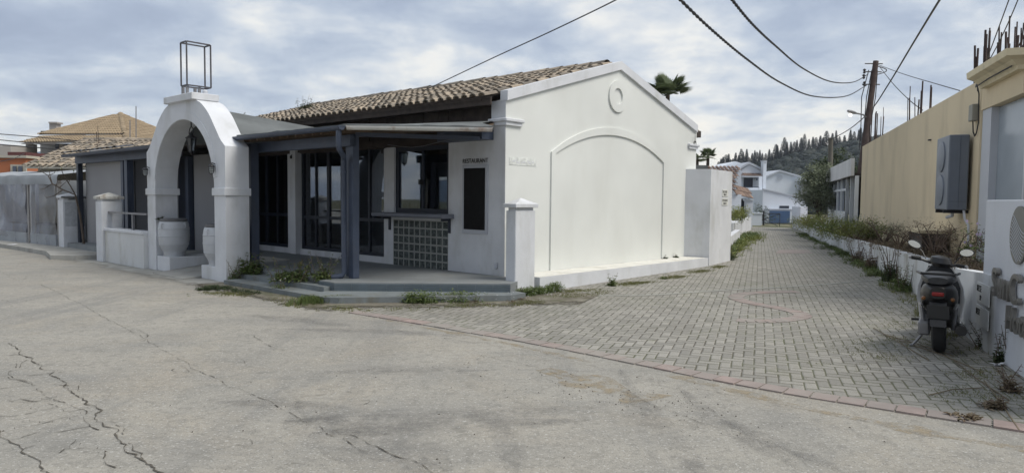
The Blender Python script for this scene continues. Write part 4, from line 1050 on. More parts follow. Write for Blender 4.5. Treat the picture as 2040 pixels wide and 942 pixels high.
def cornice(zb):
    vs=[];sec=[]
    
    # run along the lane side then round the near corner
    A=[(-.55,d,zb+h) for d,h in pr_c]; Bc=[(-2.36-d,d,zb+h) for d,h in pr_c]; C=[(-2.36-d,-9,zb+h) for d,h in pr_c]
    n=len(pr_c); m.add(A+Bc+C,[(i,(i+1)%n,n+(i+1)%n,n+i) for i in range(n)]+[(n+i,n+(i+1)%n,2*n+(i+1)%n,2*n+i) for i in range(n)]+[tuple(range(n)),tuple(range(2*n,3*n))[::-1]])
cornice(TOP-.22); m.build('cornice',beige2,ob)
m=MB(BZ)
for k in range(14): m.box(-2.80,-2.79,-.25-.05*k,-.24-.05*k,.6,2.9)
for k in range(30): m.box(-2.80,-2.79,-.9,-.24,.6+.075*k,.608+.075*k)
m.build('grille',ironm,ob)
m=MB(BZ); m.tube([(-3.15,-.35,0),(-3.15,-.35,2.25)],.09,16); m.build('round_column',palegrey,ob)
m=MB(BZ); m.prism([(-3.9,-1.5),(-2.85,-1.5),(-2.85,.0),(-3.9,.1)],'z',2.40,2.46); m.build('small_canopy',woodm,ob)
m=MB(BZ)
for z in (2.72,2.2): m.lathe([(.03,0),(.07,.02),(.07,.09),(.04,.1)],(-2.9,-.2,z),14)
m.build('insulator',palegrey,ob)
# meter box and cable at the pier
m=MB(BZ); m.box(-.16,.08,.0,.11,3.05,3.34,.01); m.build('meter_box',boxg,ob)
m=MB(BZ); m.tube([(-.18,.06,3.68),(-.21,.03,3.5),(-.21,.02,3.0),(-.17,.03,2.84),(-.1,.04,2.78),(-.03,.05,2.86),(-.02,.06,3.06)],.012,6); m.tube([(-.5,.15,3.6),(-.3,.1,3.66),(-.15,.05,3.7),(-.2,.05,3.55)],.01,5); m.tube([(-2.4,.16,3.60),(-1.3,.165,3.6),(-.5,.155,3.58)],.010,5); m.build('wall_cable',cable,ob)
m=MB(BZ); m.box(3.6,3.68,0,.06,3.0,3.03); m.build('wall_hook',ironm,ob)
# rebar
rbp=None
def rebar(a,b,n,seed,label,hmax=1.25,tilt=True,w_=.45):
    random.seed(seed); m=MB(BZ); base=BZ((a,b,TOP))
    t=thing('rebar_cluster',base,label,'rebar','rebar clusters on the flat roof')
    for k in range(n):
        x=a+random.choice((-1,1))*w_*.5*random.uniform(.6,1); y=b+random.choice((-1,1))*min(w_*.35,.14)*random.uniform(.6,1); h=random.uniform(.6,1)*hmax
        m=MB(BZ); m.tube([(x,y,TOP-.01),(x+random.uniform(-.03,.03),y+random.uniform(-.03,.03),TOP+h)],random.choice((.011,.013,.02)),5); m.build('bar',rustm,t)
    if tilt:
        for k in range(4):
            x=a+random.uniform(-.3,.0); m=MB(BZ); m.tube([(x+.4,b,TOP+.04*k),(x-.3,b-.1,TOP+.5+.07*k)],.012,5); m.build('bent_bar',rustm,t)
rebar(1.2,-.3,7,1,'low dense rusty rebar cluster where the cornice begins',.85,False,.3); rebar(.5,-.35,11,2,'tall rebar cluster above the meter box on the ochre roof',1.05,False,.45); rebar(-.3,-.4,10,3,'rebar cluster with bent bars above the middle of the cornice',1.0,True,.6); rebar(-1.05,-.35,9,5,'rebar cluster nearest the rounded front end of the cornice',.85,True,.3)
rebar(6.85,-.3,12,4,'rebar cluster halfway along the roof of the ochre wall',1.1,False,2.2); rebar(14.7,-.3,12,6,'dark rebar cluster at the far roof corner beside the pole',1.3,False,1.6)
# air conditioner
AC=thing('air_conditioner',BZ((.6,.2,1.41)),'large grey double fan air conditioner hung on the ochre wall','air conditioner')
m=MB(BZ); m.box(.1,1.08,.06,.38,1.47,2.83,.015); m.build('casing',acm,AC)
m=MB(BZ); m.box(.096,.1,.2,.206,1.5,2.8); m.box(.096,.1,.07,.37,1.62,1.626); m.build('seam',acd,AC)
for z in (1.84,2.46):
    m=MB(BZ); m.lathe([(.29,0),(.285,.018),(.2,.03),(.05,.032),(.0,.032)],(.66,.38,z),28,1)
    m.build('fan_guard',acm,AC)
for a_ in (.25,.85): m=MB(BZ); m.box(a_,a_+.05,.0,.40,1.41,1.47); m.build('bracket',ironm,AC)
m=MB(BZ); m.tube([(.15,.1,1.48),(.12,.08,1.3),(.0,.05,1.2),(-.04,.04,.5)],.022,8); m.tube([(.5,.2,1.47),(.5,.2,1.36),(.9,.2,1.32)],.03,8); m.build('pipe',palegrey,AC)
# low vent housing in the bed
m=MB(BZ); m.box(1.4,2.9,.05,.55,.98,1.04); vh=single(m,'vent_cover',beige2,'flat ochre slab over a dark opening low on the ochre wall','vent',loc=BZ((2.1,.3,.6)))
m=MB(BZ); m.box(1.45,2.85,.06,.5,.6,.98); m.build('dark_opening',woodm,vh)

# conservatory beyond the ochre wall
CZ=frame((13.85,28.1,0),R(20)); cs=thing('conservatory',CZ((0,0,0)),'white framed glazed extension with slanting white fascia beyond the ochre wall','building')
m=MB(CZ); m.add([(0,.25,2.65),(12.6,.25,2.65),(12.6,.25,3.4),(0,.25,3.35),(0,.12,2.65),(12.6,.12,2.65),(12.6,.12,3.4),(0,.12,3.35)],[(0,1,2,3),(4,7,6,5),(0,4,5,1),(3,2,6,7),(0,3,7,4),(1,5,6,2)]); m.build('fascia',M('weathered_white_fascia',(.6,.6,.6),.7,.08,1,.1,30,dirt=.4,dirtc=(.3,.3,.3),dscale=1.2),cs)
m=MB(CZ)
for a in (0,1.6,3.4,5.6,7.6,9.6,12.5): m.box(a,a+.14,-.06,.08,.4,2.65)
m.box(3.4,12.5,-.04,.06,.4,1.15) ; m.box(3.4,12.5,-.04,.06,2.1,2.2); m.build('frame',M('white_window_frame',(.62,.65,.68),.5,.04,2,0),cs)
m=MB(CZ); m.box(3.4,12.5,-.01,.0,1.15,2.65); m.build('glazing',glassf,cs)
m=MB(CZ); m.box(.1,12.5,-3.0,-2.9,0,2.6); m.box(0,.1,-3,-.3,0,3.0); m.box(0,12.6,-3,.1,2.66,2.75); m.build('inner_wall',woodm,cs)
m=MB(CZ); m.box(1.9,2.5,-.3,-.2,.5,1.3); m.build('blue_chair_back',bluedoor,cs)

# ================================================================== SCOOTER
def scooter():
    yaw=R(32.5); base=Vector((4.59,7.40,.004)); c,s=math.cos(-yaw),math.sin(-yaw); ln=R(2.5)
    def f(p):
        x,y,z=p; x2=x*math.cos(ln)-z*math.sin(ln)*1; z2=z*math.cos(ln)+x*math.sin(ln)*0
        return base+Vector((x2*c-y*s,x2*s+y*c,z2))
    t=thing('scooter',base,'white and black motor scooter parked on its stand with its rear towards the street','scooter')
    def B(m,n,mat,par=t): return m.build(n,mat,par)
    def wheel(y,w_):
        m=MB(f); 
        m.lathe([(.15,-w_*.5),(.2,-w_*.55),(.235,-w_*.4),(.245,0),(.235,w_*.4),(.2,w_*.55),(.15,w_*.5)],(0,y,.245),28,0); o=B(m,'wheel',rubber)
        m=MB(f); m.lathe([(.02,-w_*.6),(.145,-w_*.45),(.152,0),(.145,w_*.45),(.02,w_*.6)],(0,y,.245),20,0); m.build('rim',metalg,o)
    wheel(0,.12); wheel(1.27,.10)
    def loft(sections,n=20,p=2.6):
        # sections: (y, halfwidth, z_bottom, z_top)
        vs=[];m=MB(f)
        for y,hw_,z0,z1 in sections:
            for k in range(n):
                a=2*PI*k/n; ca,sa=math.cos(a),math.sin(a)
                vs.append((hw_*math.copysign(abs(ca)**(2/p),ca),y,(z0+z1)/2+(z1-z0)/2*math.copysign(abs(sa)**(2/p),sa)))
        fs=[(i*n+k,i*n+(k+1)%n,(i+1)*n+(k+1)%n,(i+1)*n+k) for i in range(len(sections)-1) for k in range(n)]+[tuple(range(n))[::-1],tuple(range((len(sections)-1)*n,len(sections)*n))]
        m.add(vs,fs,True); return m
    B(loft([(-.27,.07,.60,.72),(-.2,.13,.54,.76),(0,.17,.46,.76),(.25,.18,.40,.74),(.5,.165,.32,.70),(.6,.12,.30,.6)]),'rear_body',blackm)
    B(loft([(-.24,.09,.75,.82),(-.15,.14,.74,.85),(.1,.165,.72,.86),(.35,.17,.70,.81),(.6,.14,.68,.78),(.68,.08,.68,.74)]),'seat',scd)
    for sx_ in (-1,1):
        m=MB(f); m.add([(sx_*.185,-.15,.56),(sx_*.195,.2,.48),(sx_*.185,.55,.34),(sx_*.18,.6,.22),(sx_*.175,.35,.36),(sx_*.16,.05,.45),(sx_*.15,-.2,.5)],[(0,1,2,3,4,5,6)]); 
        m.add([(sx_*.165,-.15,.56),(sx_*.175,.2,.48),(sx_*.165,.55,.34),(sx_*.16,.6,.22),(sx_*.155,.35,.36),(sx_*.14,.05,.45),(sx_*.13,-.2,.5)],[(0,1,2,3,4,5,6)]); B(m,'side_panel',scw)
    B(loft([(.45,.13,.2,.3),(.6,.19,.2,.27),(.85,.19,.2,.27),(.98,.17,.2,.32)],p=4),'floorboard',blackm)
    # leg shield
    m=MB(f); sec=[(.98,.24,.22),(1.0,.27,.22),(1.02,.45,.245),(1.0,.6,.23),(.97,.72,.19),(.95,.82,.13),(.95,.87,.08)]
    vs=[]
    for y,z,hw_ in sec:
        for k in range(9):
            q=-1+2*k/8; vs.append((q*hw_,y+.06*(1-q*q)-.03,z))
        for k in range(9):
            q=1-2*k/8; vs.append((q*hw_*.97,y+.06*(1-q*q)+.03,z))
    nn=18; m.add(vs,[(i*nn+k,i*nn+(k+1)%nn,(i+1)*nn+(k+1)%nn,(i+1)*nn+k) for i in range(len(sec)-1) for k in range(nn)]+[tuple(range(nn)),tuple(range((len(sec)-1)*nn,len(sec)*nn))],True)
    B(m,'leg_shield',scw)
    m=MB(f); m.add([(-.19,.965,.26),(.19,.965,.26),(.2,.955,.6),(.12,.93,.85),(-.12,.93,.85),(-.2,.955,.6)],[(0,1,2,3,4,5)]); m.add([(-.19,.985,.26),(.19,.985,.26),(.2,.975,.6),(.12,.95,.85),(-.12,.95,.85),(-.2,.975,.6)],[(0,1,2,3,4,5)]); B(m,'inner_shield',scd)
    B(loft([(1.02,.08,.28,.7),(1.2,.11,.48,.66),(1.36,.06,.42,.5)]),'front_mudguard',scw)
    m=MB(f); m.tube([(.09,1.27,.245),(.09,1.16,.55),(0,1.05,.8)],.022,8); m.tube([(-.09,1.27,.245),(-.09,1.16,.55),(0,1.05,.8)],.022,8); m.tube([(0,1.02,.78),(0,.96,.9)],.03,8); B(m,'fork',metalg)
    # bars turned to the right
    tr=R(16); ct_,st_2=math.cos(tr),math.sin(tr)
    def h(p): 
        x,y,z=p; x2=x*ct_+y*st_2; y2=-x*st_2+y*ct_
        return f((x2+.0,.94+y2,.87+z-x*.13))
    def HB_(m,n,mat,par=t): return m.build(n,mat,par)
    m=MB(h); m.tube([(-.19,-.05,.03),(-.1,0,.0),(.1,0,0),(.19,-.05,.03)],.016,8); HB_(m,'handlebar',blackm)
    for sx_ in (-1,1):
        m=MB(h); m.tube([(sx_*.19,-.05,.03),(sx_*.285,-.085,.035)],.021,10); m.build('grip',rubber,t)
        m=MB(h); m.tube([(sx_*.287,-.085,.035),(sx_*.305,-.092,.036)],.019,10); m.build('bar_end',metalg,t)
        m=MB(h); m.tube([(sx_*.18,.0,.02),(sx_*.28,-.02,.01)],.007,6); m.build('brake_lever',metalg,t)
        m=MB(h); m.tube([(sx_*.15,-.01,.04),(sx_*.2,.02,.12),(sx_*.26,.02,.17)],.007,6); ms=m.build('mirror',blackm,t)
        # head
        m=MB(h); el=[(sx_*.275+.075*math.cos(2*PI*k/20),.19+.045*math.sin(2*PI*k/20)+.012*math.cos(2*PI*k/20)*sx_) for k in range(20)]
        m.prism(el,'y',.0,.03); m.build('mirror_shell',blackm,ms)
        m=MB(h); m.prism([(a*1+ (sx_*.275)*(0),b) for a,b in [(sx_*.275+.068*math.cos(2*PI*k/20),.19+.039*math.sin(2*PI*k/20)+.012*math.cos(2*PI*k/20)*sx_) for k in range(20)]],'y',-.004,-.001); m.build('mirror_glass',mirror,ms)
    m=MB(h); m.lathe([(.0,-.05),(.09,-.045),(.12,.0),(.10,.06),(.04,.08),(0,.085)],(0,.03,.02),18); HB_(m,'instrument_cowl',blackm)
    # rear details
    m=MB(f); m.box(-.055,.055,-.285,-.26,.63,.67,.008); B(m,'tail_light',redl)
    m=MB(f); m.add([(-.08,-.2,.58),(.08,-.2,.58),(.07,-.34,.32),(-.07,-.34,.32),(-.08,-.18,.58),(.08,-.18,.58),(.07,-.32,.32),(-.07,-.32,.32)],[(0,1,2,3),(4,7,6,5),(0,4,5,1),(3,2,6,7),(0,3,7,4),(1,5,6,2)]); B(m,'rear_mudguard',blackm)
    m=MB(f); m.box(-.1,.1,-.315,-.308,.40,.54); B(m,'number_plate',M('dark_number_plate',(.02,.02,.02),.5,.1,5,0))
    for sx_ in (-1,1):
        m=MB(f); m.lathe([(.0,-.03),(.018,-.02),(.022,.01),(.0,.03)],(sx_*.13,-.26,.6),10,1); B(m,'indicator',MATS.get('amber_lens') or M('amber_lens',(.16,.06,.01),.3,.1,5,0))
    m=MB(f); m.tube([(-.16,.1,.83),(-.19,-.1,.86),(-.15,-.28,.86),(.15,-.28,.86),(.19,-.1,.86),(.16,.1,.83)],.014,8); B(m,'grab_rail',blackm)
    m=MB(f); m.tube([(.2,-.2,.28),(.2,.25,.24)],[.055,.05],12); m.tube([(.2,.25,.24),(.12,.4,.2)],.02,8); B(m,'exhaust',blackm)
    for q_ in (-1,1): m=MB(f); m.tube([(q_*.16,.0,.5),(q_*.13,-.02,.25)],.02,8); B(m,'rear_shock',metalg)
    m=MB(f); m.box(-.19,-.08,-.1,.5,.18,.33,.02); B(m,'engine_case',metalg)
    m=MB(f); m.tube([(-.12,.3,.2),(-.22,.22,.06),(-.26,.2,.015)],.014,6); m.lathe([(.03,0),(.03,.012)],(-.26,.2,.006),10); B(m,'side_stand',metalg)
    m=MB(f); m.tube([(-.19,.52,.26),(-.28,.55,.25)],.014,6); B(m,'footpeg',rubber)
scooter()

# ================================================================== POLES, CABLES
tp=thing('utility_pole',at(1722,300,30)*1.0-Vector((0,0,at(1722,300,30).z)),'leaning dark wooden utility pole with cables and brackets behind the ochre wall','utility pole')
pt0=at(1745,122,30); pb0=at(1721,300,30); dv=(pt0-pb0); pb=pb0-dv*(pb0.z/dv.z)
tp.location=pb
m=MB(); m.tube([pb,pt0],[.17,.11],12); m.build('pole_shaft',polem,tp)
def pa(t): return pb+(pt0-pb)*t
m=MB()
for t in (.985,.94,.87): m=MB(); q=pa(t); m.tube([q+Vector((-.45,0,.0)),q+Vector((.3,0,0))],.025,5); m.build('cross_arm',ironm,tp)
m=MB()
for t,dx in ((.93,-.42),(.90,-.42),(.86,-.35)): m=MB(); q=pa(t)+Vector((dx,0,.0)); m.lathe([(.03,0),(.07,.05),(.03,.1),(.07,.15),(.03,.2)],tuple(q),8); m.build('insulator',ironm,tp)
m=MB(); 
for dx in (-.25,-.12,.12):
    m.tube([pa(.95)+Vector((dx,0,0)),pa(.8)+Vector((dx*1.6,0,0)),pa(.62)+Vector((dx,0,0)),pa(.5)+Vector((dx*.8,0,0))],.02,5)
q=pa(.965); m.tube([q+Vector((.1+.4*math.sin(PI*k/8),0,-.35*k/8+.05)) for k in range(9)],.02,5)
m.build('hanging_wire',cable,tp)
# street lamp arm on the pole
l1=at(1725,234,29.8); l2=at(1706,226,29.5); l3=at(1692,222,29.2)
la=thing('street_lamp',at(1725,234,29.9),'street lamp on a thin curved arm fixed to the leaning pole, lit','street lamp')
m=MB(); m.tube([l1,at(1720,229,29.7),l2,l3],.03,6); m.build('lamp_arm',metalg,la)
m=MB(); c=at(1697,223.5,29.3); dd2=(l3-l2).normalized(); m.tube([c-dd2*.32,c-dd2*.1,c+dd2*.2,c+dd2*.3],[.04,.07,.07,.04],8); m.build('lamp_head',metalg,la)
m=MB(); m.lathe([(.0,-.10),(.045,-.08),(.06,-.03),(.04,0)],tuple(at(1694,228,29.3)),10); m.build('bulb',lit,la)
p2b=at(1655,400,46); cpo=thing('utility_pole',Vector((p2b.x,p2b.y,0)),'short grey brown pole standing behind the olive tree','utility pole')
m=MB(); m.tube([(p2b.x,p2b.y,-.1),at(1655,275,46)],[.17,.14],10); m.build('pole_shaft',concp,cpo)
def wire(pts,r,name,label,tw=0):
    P_=bez([at(*q) for q in pts],8)
    if tw:
        P2=[]
        for a,b in zip(P_,P_[1:]):
            for k in range(6): P2.append(a+(b-a)*k/6)
        for o_ in range(2):
            m_.append(None) if False else None
        mm=MB(); 
        acc=0; s1=[];s2=[]
        for i,p in enumerate(P2):
            if i: acc+=(p-P2[i-1]).length
            an=acc*14; off=Vector((math.cos(an),math.sin(an),math.cos(an+1)))*r*.38
            s1.append(p+off); s2.append(p-off)
        mm.tube(s1,r*.62,5); mm.tube(s2,r*.62,5)
    else: mm=MB(); mm.tube(P_,r,5)
    return single(mm,name,cable,label,'cable','overhead cables',loc=P_[-1])
wire([(1440,-25,9),(1458,0,10),(1500,50,12),(1545,92,15),(1600,137,19),(1655,163,24),(1700,164,27.5),(1730,148,30)],.022,'overhead_cable','thick twisted black cable, the upper of two sagging to the leaning pole',1)
wire([(1330,-30,9),(1355,0,10),(1420,62,12),(1490,120,15),(1555,165,19),(1620,192,24),(1685,192,27.5),(1727,170,30)],.024,'overhead_cable','thick twisted black cable, the lower of two sagging to the leaning pole',1)
wire([(1890,-25,14),(1872,0,15),(1820,85,20),(1770,168,27),(1735,220,34),(1700,252,40),(1675,268,44),(1655,278,46)],.026,'overhead_cable','straight cable running steeply from top right down to the short grey pole')
wire([(1745,128,30),(1800,148,25),(1860,166,20),(1912,181,16)],.012,'overhead_cable','thin cable from the pole top to the ochre building, the higher of two')
wire([(1752,133,30),(1780,168,26),(1812,200,22),(1838,220,19)],.014,'overhead_cable','thin cable sloping from the pole top into the middle rebar cluster')
wire([(1260,-22,10),(1228,0,10.5),(1100,62,12),(980,117,14),(845,181,17)],.011,'overhead_cable','thin straight cable crossing the sky to the restaurant roof ridge')
wire([(2020,-30,9.5),(2010,0,10),(1975,95,11),(1952,155,12.2)],.008,'overhead_cable','thin wire dropping past the rebar to the ochre corner, left one')
wire([(2035,-30,9.5),(2028,0,10),(1990,85,11),(1945,165,12.2)],.008,'overhead_cable','thin wire dropping past the rebar to the ochre corner, right one')
wire([(-30,265,30),(60,272,32),(170,282,35)],.02,'overhead_cable','highest of three wires at the left edge before the tan roofed house')
wire([(-30,276,30),(60,285,32),(150,295,35)],.02,'overhead_cable','middle of three wires at the left edge before the tan roofed house')
wire([(-30,286,28),(60,293,30),(180,303,35)],.026,'overhead_cable','lowest and thickest of three wires at the left edge')
wire([(-60,330,24),(20,318,28),(48,306,33)],.014,'overhead_cable','pale slack wire in front of the orange building')
# television aerial rods
for (u,vt,vb,Y,l) in ((271,212,278,30,'tall thin aerial rod rising in front of the tan roof'),(259,240,285,30,'shorter thin aerial rod beside the tall one')):
    m=MB(); m.tube([at(u,vb,Y),at(u,vt,Y)],.02,5); single(m,'aerial',metalg,l,'aerial',loc=at(u,vb,Y))

# ================================================================== LEFT BACKGROUND
# plastic tent
t0=Vector((-13.05,20.05,0)); t1=Vector((-19.6,24.5,0)); td=(t1-t0).normalized(); tn=Vector((td.y,-td.x,0)); 
if tn.y>0: tn=-tn
fT=lambda q:t0+td*q[0]+tn*q[1]+Vector((0,0,q[2]))
te=thing('plastic_tent',t0,'grey canopied enclosure with clear plastic side sheets at far left','tent')
m=MB(fT)
for a in (0,1.75,1.95,4.4,6.8): m.box(a,a+.1,-.1,0,.1,1.95)
m.box(0,7,-.1,0,1.9,1.98); m.box(0,7,-3.1,-3.0,1.9,1.98)
for a in (0,3,6.8): m.box(a,a+.1,-3.1,-3,.1,1.95)
m.build('tent_frame',M('weathered_tent_frame',(.3,.29,.28),.7,.15,2,0),te)
m=MB(fT); K=50
def vv(a,k): return .03*mnoise.noise(Vector((a*1.7,k,0)))+.015*math.sin(a*5.3+k)
pts=[(7.2*k/K,) for k in range(K+1)]
rows=[(-3.2,2.3,0),(-1.5,2.38,1),(.02,2.16,2),(.06,2.05,3),(.04,1.88,4)]
m.add([(7.2*k/K-.1,y+vv(7.2*k/K,j)*.5*(j>1),z+vv(7.2*k/K,j*2)*.5) for y,z,j in rows for k in range(K+1)],[(j*(K+1)+k,j*(K+1)+k+1,(j+1)*(K+1)+k+1,(j+1)*(K+1)+k) for j in range(len(rows)-1) for k in range(K)],True)
m.build('canopy',fabric,te)
for a0_,a1_ in ((.08,1.75),(2.05,4.4),(4.5,6.8)):
    m=MB(fT); K=16; J=10
    m.add([(a0_+(a1_-a0_)*k/K,.03+.05*mnoise.noise(Vector((a0_+k*.3,j*.4,1)))*(1+j*.08),1.92-1.80*j/J) for j in range(J+1) for k in range(K+1)],[(j*(K+1)+k,j*(K+1)+k+1,(j+1)*(K+1)+k+1,(j+1)*(K+1)+k) for j in range(J) for k in range(K)],True)
    o=m.build('plastic_sheet',psheet,te)
    m=MB(fT); m.box(a0_,a1_,.0,.05,.10,.42); m.build('skirt',fabric,te)
# wall and furniture inside tent
m=MB(fT); m.box(-.5,19,-3.3,-3.15,0,2.3); m.build('rear_wall',M('tent_back_wall',(.10,.10,.12),.9,.5,.8,0),te)
m=MB(fT); m.box(0,.03,-3.1,-.1,.1,2.0); m.build('side_sheet',fabric,te)
m=MB(fT); m.box(1.0,5.5,-1.6,-.8,.6,.66); m.box(2.6,3.1,-1.8,-1.3,.1,1.1); m.build('covered_furniture',intwood,te)
# cream annex with tiled roof behind the left porch
an_=thing('annex_building',(-12,23,0),'low cream building with old tiled roof between porch and tent','building')
m=MB(); m.box(-15.5,-6.5,22.85,27,0,2.45); m.build('annex_wall',creamw,an_)
m=MB()
for z in (1.55,1.95,2.3): m=MB(); m.box(-15.5,-6.5,22.8,22.85,z,z+.04); m.build('wall_band',creamw,an_)
random.seed(8)
tt=MB(); tiles(tt,[(-15.8,22.5,2.47),(-6.3,22.5,2.50),(-6.3,25.7,3.60),(-15.75,25.7,3.57)],Vector((1,0,0)),.185,.31,slip=.05,jit=.02); to=tt.build('roof_tiles',tile,an_)
m=MB(); sheet(m,[(-15.75,22.55,2.46),(-6.3,22.55,2.49),(-6.3,25.7,3.59),(-15.7,25.7,3.56)],.05); sheet(m,[(-15.7,25.7,3.56),(-6.3,25.7,3.59),(-6.3,28.5,2.6),(-15.7,28.5,2.6)],.05); m.build('roof',creamw,an_)
m=MB(); random.seed(3); ridge(m,(-15.7,25.7,3.58),(-6.3,25.7,3.62),.12,.4); m.build('ridge_tiles',tile,an_)
# tan roofed two storey house
hs=thing('tan_roofed_house',Vector((at(200,330,42).x,42,0)),'two storey grey house with tan hipped tile roofs and a small chimney at left','building')
A=at(240,227,44.5); NC=at(249,268,40); LC=at(76,268,43.5); RC=at(360,276,44.5); BC_=at(200,262,56)
random.seed(12)
m=MB(); tiles(m,[NC,LC,A],(NC-LC),.24,.30,slip=.005,jit=.004); tiles(m,[NC,RC,A],(RC-NC),.24,.30,slip=.005,jit=.004)
ridge(m,NC,A,.16,.5); ridge(m,LC,A,.12,.5); ridge(m,RC,A,.12,.5); m.build('upper_roof_tiles',tilenew,hs)
m=MB(); m.add([tuple(NC-Vector((0,0,.03))),tuple(LC-Vector((0,0,.03))),tuple(A-Vector((0,0,.03))),tuple(RC-Vector((0,0,.03))),tuple(BC_)],[(0,1,2),(0,2,3),(1,4,2),(4,3,2),(0,3,4,1)]); m.build('roof',tanwall,hs)
L2=at(38,285,41.5); N2=at(252,280,38.2); R2=at(345,287,41.5); u_l=at(88,272,43.4); u_n=at(249,270,40); u_r=at(350,278,43)
m=MB(); tiles(m,[N2,L2,u_l,u_n],(N2-L2),.24,.30,slip=.005,jit=.004); tiles(m,[N2,R2,u_r,u_n],(R2-N2),.24,.30,slip=.005,jit=.004); ridge(m,N2,u_n,.16,.5); m.build('lower_roof_tiles',tilenew,hs)
m=MB(); m.add([tuple(N2-Vector((0,0,.08))),tuple(L2-Vector((0,0,.08))),tuple(u_l-Vector((0,0,.1))),tuple(u_n-Vector((0,0,.1))),tuple(R2-Vector((0,0,.08))),tuple(u_r-Vector((0,0,.1)))],[(0,1,2,3),(0,3,5,4)]); m.build('soffit',tanwall,hs)
def vbox(m,u0,u1,vt,vb,Y,dy,down=None):
    a=at(u0,vt,Y); b=at(u1,vt,Y); zt=(a.z+b.z)/2; zb=at((u0+u1)/2,vb,Y).z if down is None else down
    m.box(a.x,b.x,Y,Y+dy,zb,zt); return m
m=MB(); vbox(m,80,300,287,0,44.2,9,0); m.build('wall',tanwall,hs)
m=MB(); vbox(m,51,65,287,0,42.0,.4,0); m.build('column',tanwall,hs); m=MB(); vbox(m,118,125,287,310,42.0,.3); m.build('column',tanwall,hs)
m=MB(); vbox(m,45,300,309,0,41.9,2.3,0); m.build('balcony_front',tanwall,hs)
m=MB(); vbox(m,110,117,287,305,44.12,.05); m.build('window',navy,hs); m=MB(); vbox(m,129,135,287,303,44.12,.05); m.build('window',navy,hs)
m=MB(); vbox(m,98,112,246,262,44.5,.45); vbox(m,96.5,113.5,243,246,44.4,.6); m.build('chimney',tanwall,hs)
m=MB(); vbox(m,81,92,261,266,44.5,.5); m.build('roof_box',ironm,hs)
# orange building
og=thing('orange_building',Vector((at(20,350,33).x,33,0)),'flat roofed orange building with white window and cream parapet at left edge','building')
m=MB(); a=at(-60,313,34);b=at(51,316,34); m.box(a.x-3,b.x,34,42,0,(a.z+b.z)/2); m.build('orange_wall',orange,og)
m=MB(); m.box(a.x-3,b.x+.1,33.9,42.1,(a.z+b.z)/2,(a.z+b.z)/2+.12); m.build('parapet',creamw,og)
m=MB(); vbox(m,20.5,51.5,328,354,33.9,.08); wo=m.build('window_surround',creamw,og)
m=MB(); vbox(m,25,32,331,352,33.84,.04); m.build('pane',glassf,wo); m=MB(); vbox(m,36,44,331,352,33.84,.04); m.build('pane',glassf,wo)
m=MB(); vbox(m,-60,21,290,310,40,2); m.build('rooftop_block',tanwall,og)
m=MB(); vbox(m,15,52,303,313,36,1.5); m.build('rooftop_clutter',M('dark_red_clutter',(.09,.03,.03),.8,.3,3,0),og)
# distant mountains
mo=MB()
random.seed(4)
xs_=[-600+ i*12.6 for i in range(50)]
prof=[16+14*mnoise.noise(Vector((x*.007,0,3)))+8*mnoise.noise(Vector((x*.024,1,3)))+24*math.exp(-((x+430)/70)**2) for x in xs_]
mo.add([(x,640,-3) for x in xs_]+[(x,655,h) for x,h in zip(xs_,prof)]+[(x,690,-3) for x in xs_],[(i,i+1,51-1+i+1,50+i) for i in range(49)]+[(50+i,51+i,101+i,100+i) for i in range(49)],True)
struct(mo,'mountains',M('blue_far_mountain',(.16,.21,.30),.95,.1,.005,0))

# ================================================================== LANE END AND HOTEL HOUSES
lp=MB(); 
L1=[Vector((5.75,18.9,0)),Vector((7.3,23.2,0)),Vector((9.3,28.4,0))]
m=MB()
for a,b in zip(L1,L1[1:]):
    d=(b-a).normalized(); n=Vector((-d.y,d.x,0)); m.add([(p.x,p.y,z) for z in (0,.42) for p in (a,b,b+n*.2,a+n*.2)],[(0,1,5,4),(1,2,6,5),(2,3,7,6),(3,0,4,7),(4,5,6,7)])
single(m,'planter_wall',white2,'low overgrown white planter wall on the left of the lane beyond the block','wall',loc=L1[1])
m=MB(); a=Vector((*gp(1462,470)[0:2],0)); 
qa=at(1461,455,30); qb=at(1497,434,38.5)
m.add([(qa.x,qa.y,0),(qb.x,qb.y,0),(qb.x-1.6,qb.y,0),(qa.x-1.6,qa.y,0),(qa.x,qa.y,.62),(qb.x,qb.y,.70),(qb.x-1.6,qb.y,.70),(qa.x-1.6,qa.y,.62)],[(0,1,5,4),(1,2,6,5),(2,3,7,6),(3,0,4,7),(4,5,6,7)])
single(m,'planter_wall',white2,'white planter box holding yellow green bushes on the left of the lane','wall',loc=(qa.x,qa.y,0))
# small tiled building
tb_=thing('tiled_cottage',Vector((at(1440,400,36).x,36,0)),'small white building with brown clay tile roof left of the lane end','building')
m=MB(); A_=at(1475,331,44); B_=at(1400,332,44); C_=at(1462,388,36); D_=at(1380,388,36)
random.seed(2); m=MB(); 
ra,rb2,ea,eb=at(1474,333,43),at(1395,335,43),at(1463,386,38.5),at(1392,386,38.5)
tiles(m,[eb,ea,ra,rb2],(ea-eb),.24,.4,jit=.005,slip=.005); m.build('roof_tiles',tilered,tb_)
m=MB(); m2=[at(1462,388,38.5),at(1497,396,42),at(1493,381,43),at(1468,369,41)]
tiles(m,[m2[0],m2[1],m2[2],m2[3]],(m2[1]-m2[0]),.22,.36,jit=.005,slip=.005); m.build('porch_tiles',tilered,tb_)
m=MB(); a=at(1395,390,39); b=at(1477,386,39); m.box(a.x,b.x,39,43,0,1.95); m.build('cottage_wall',whitef,tb_)
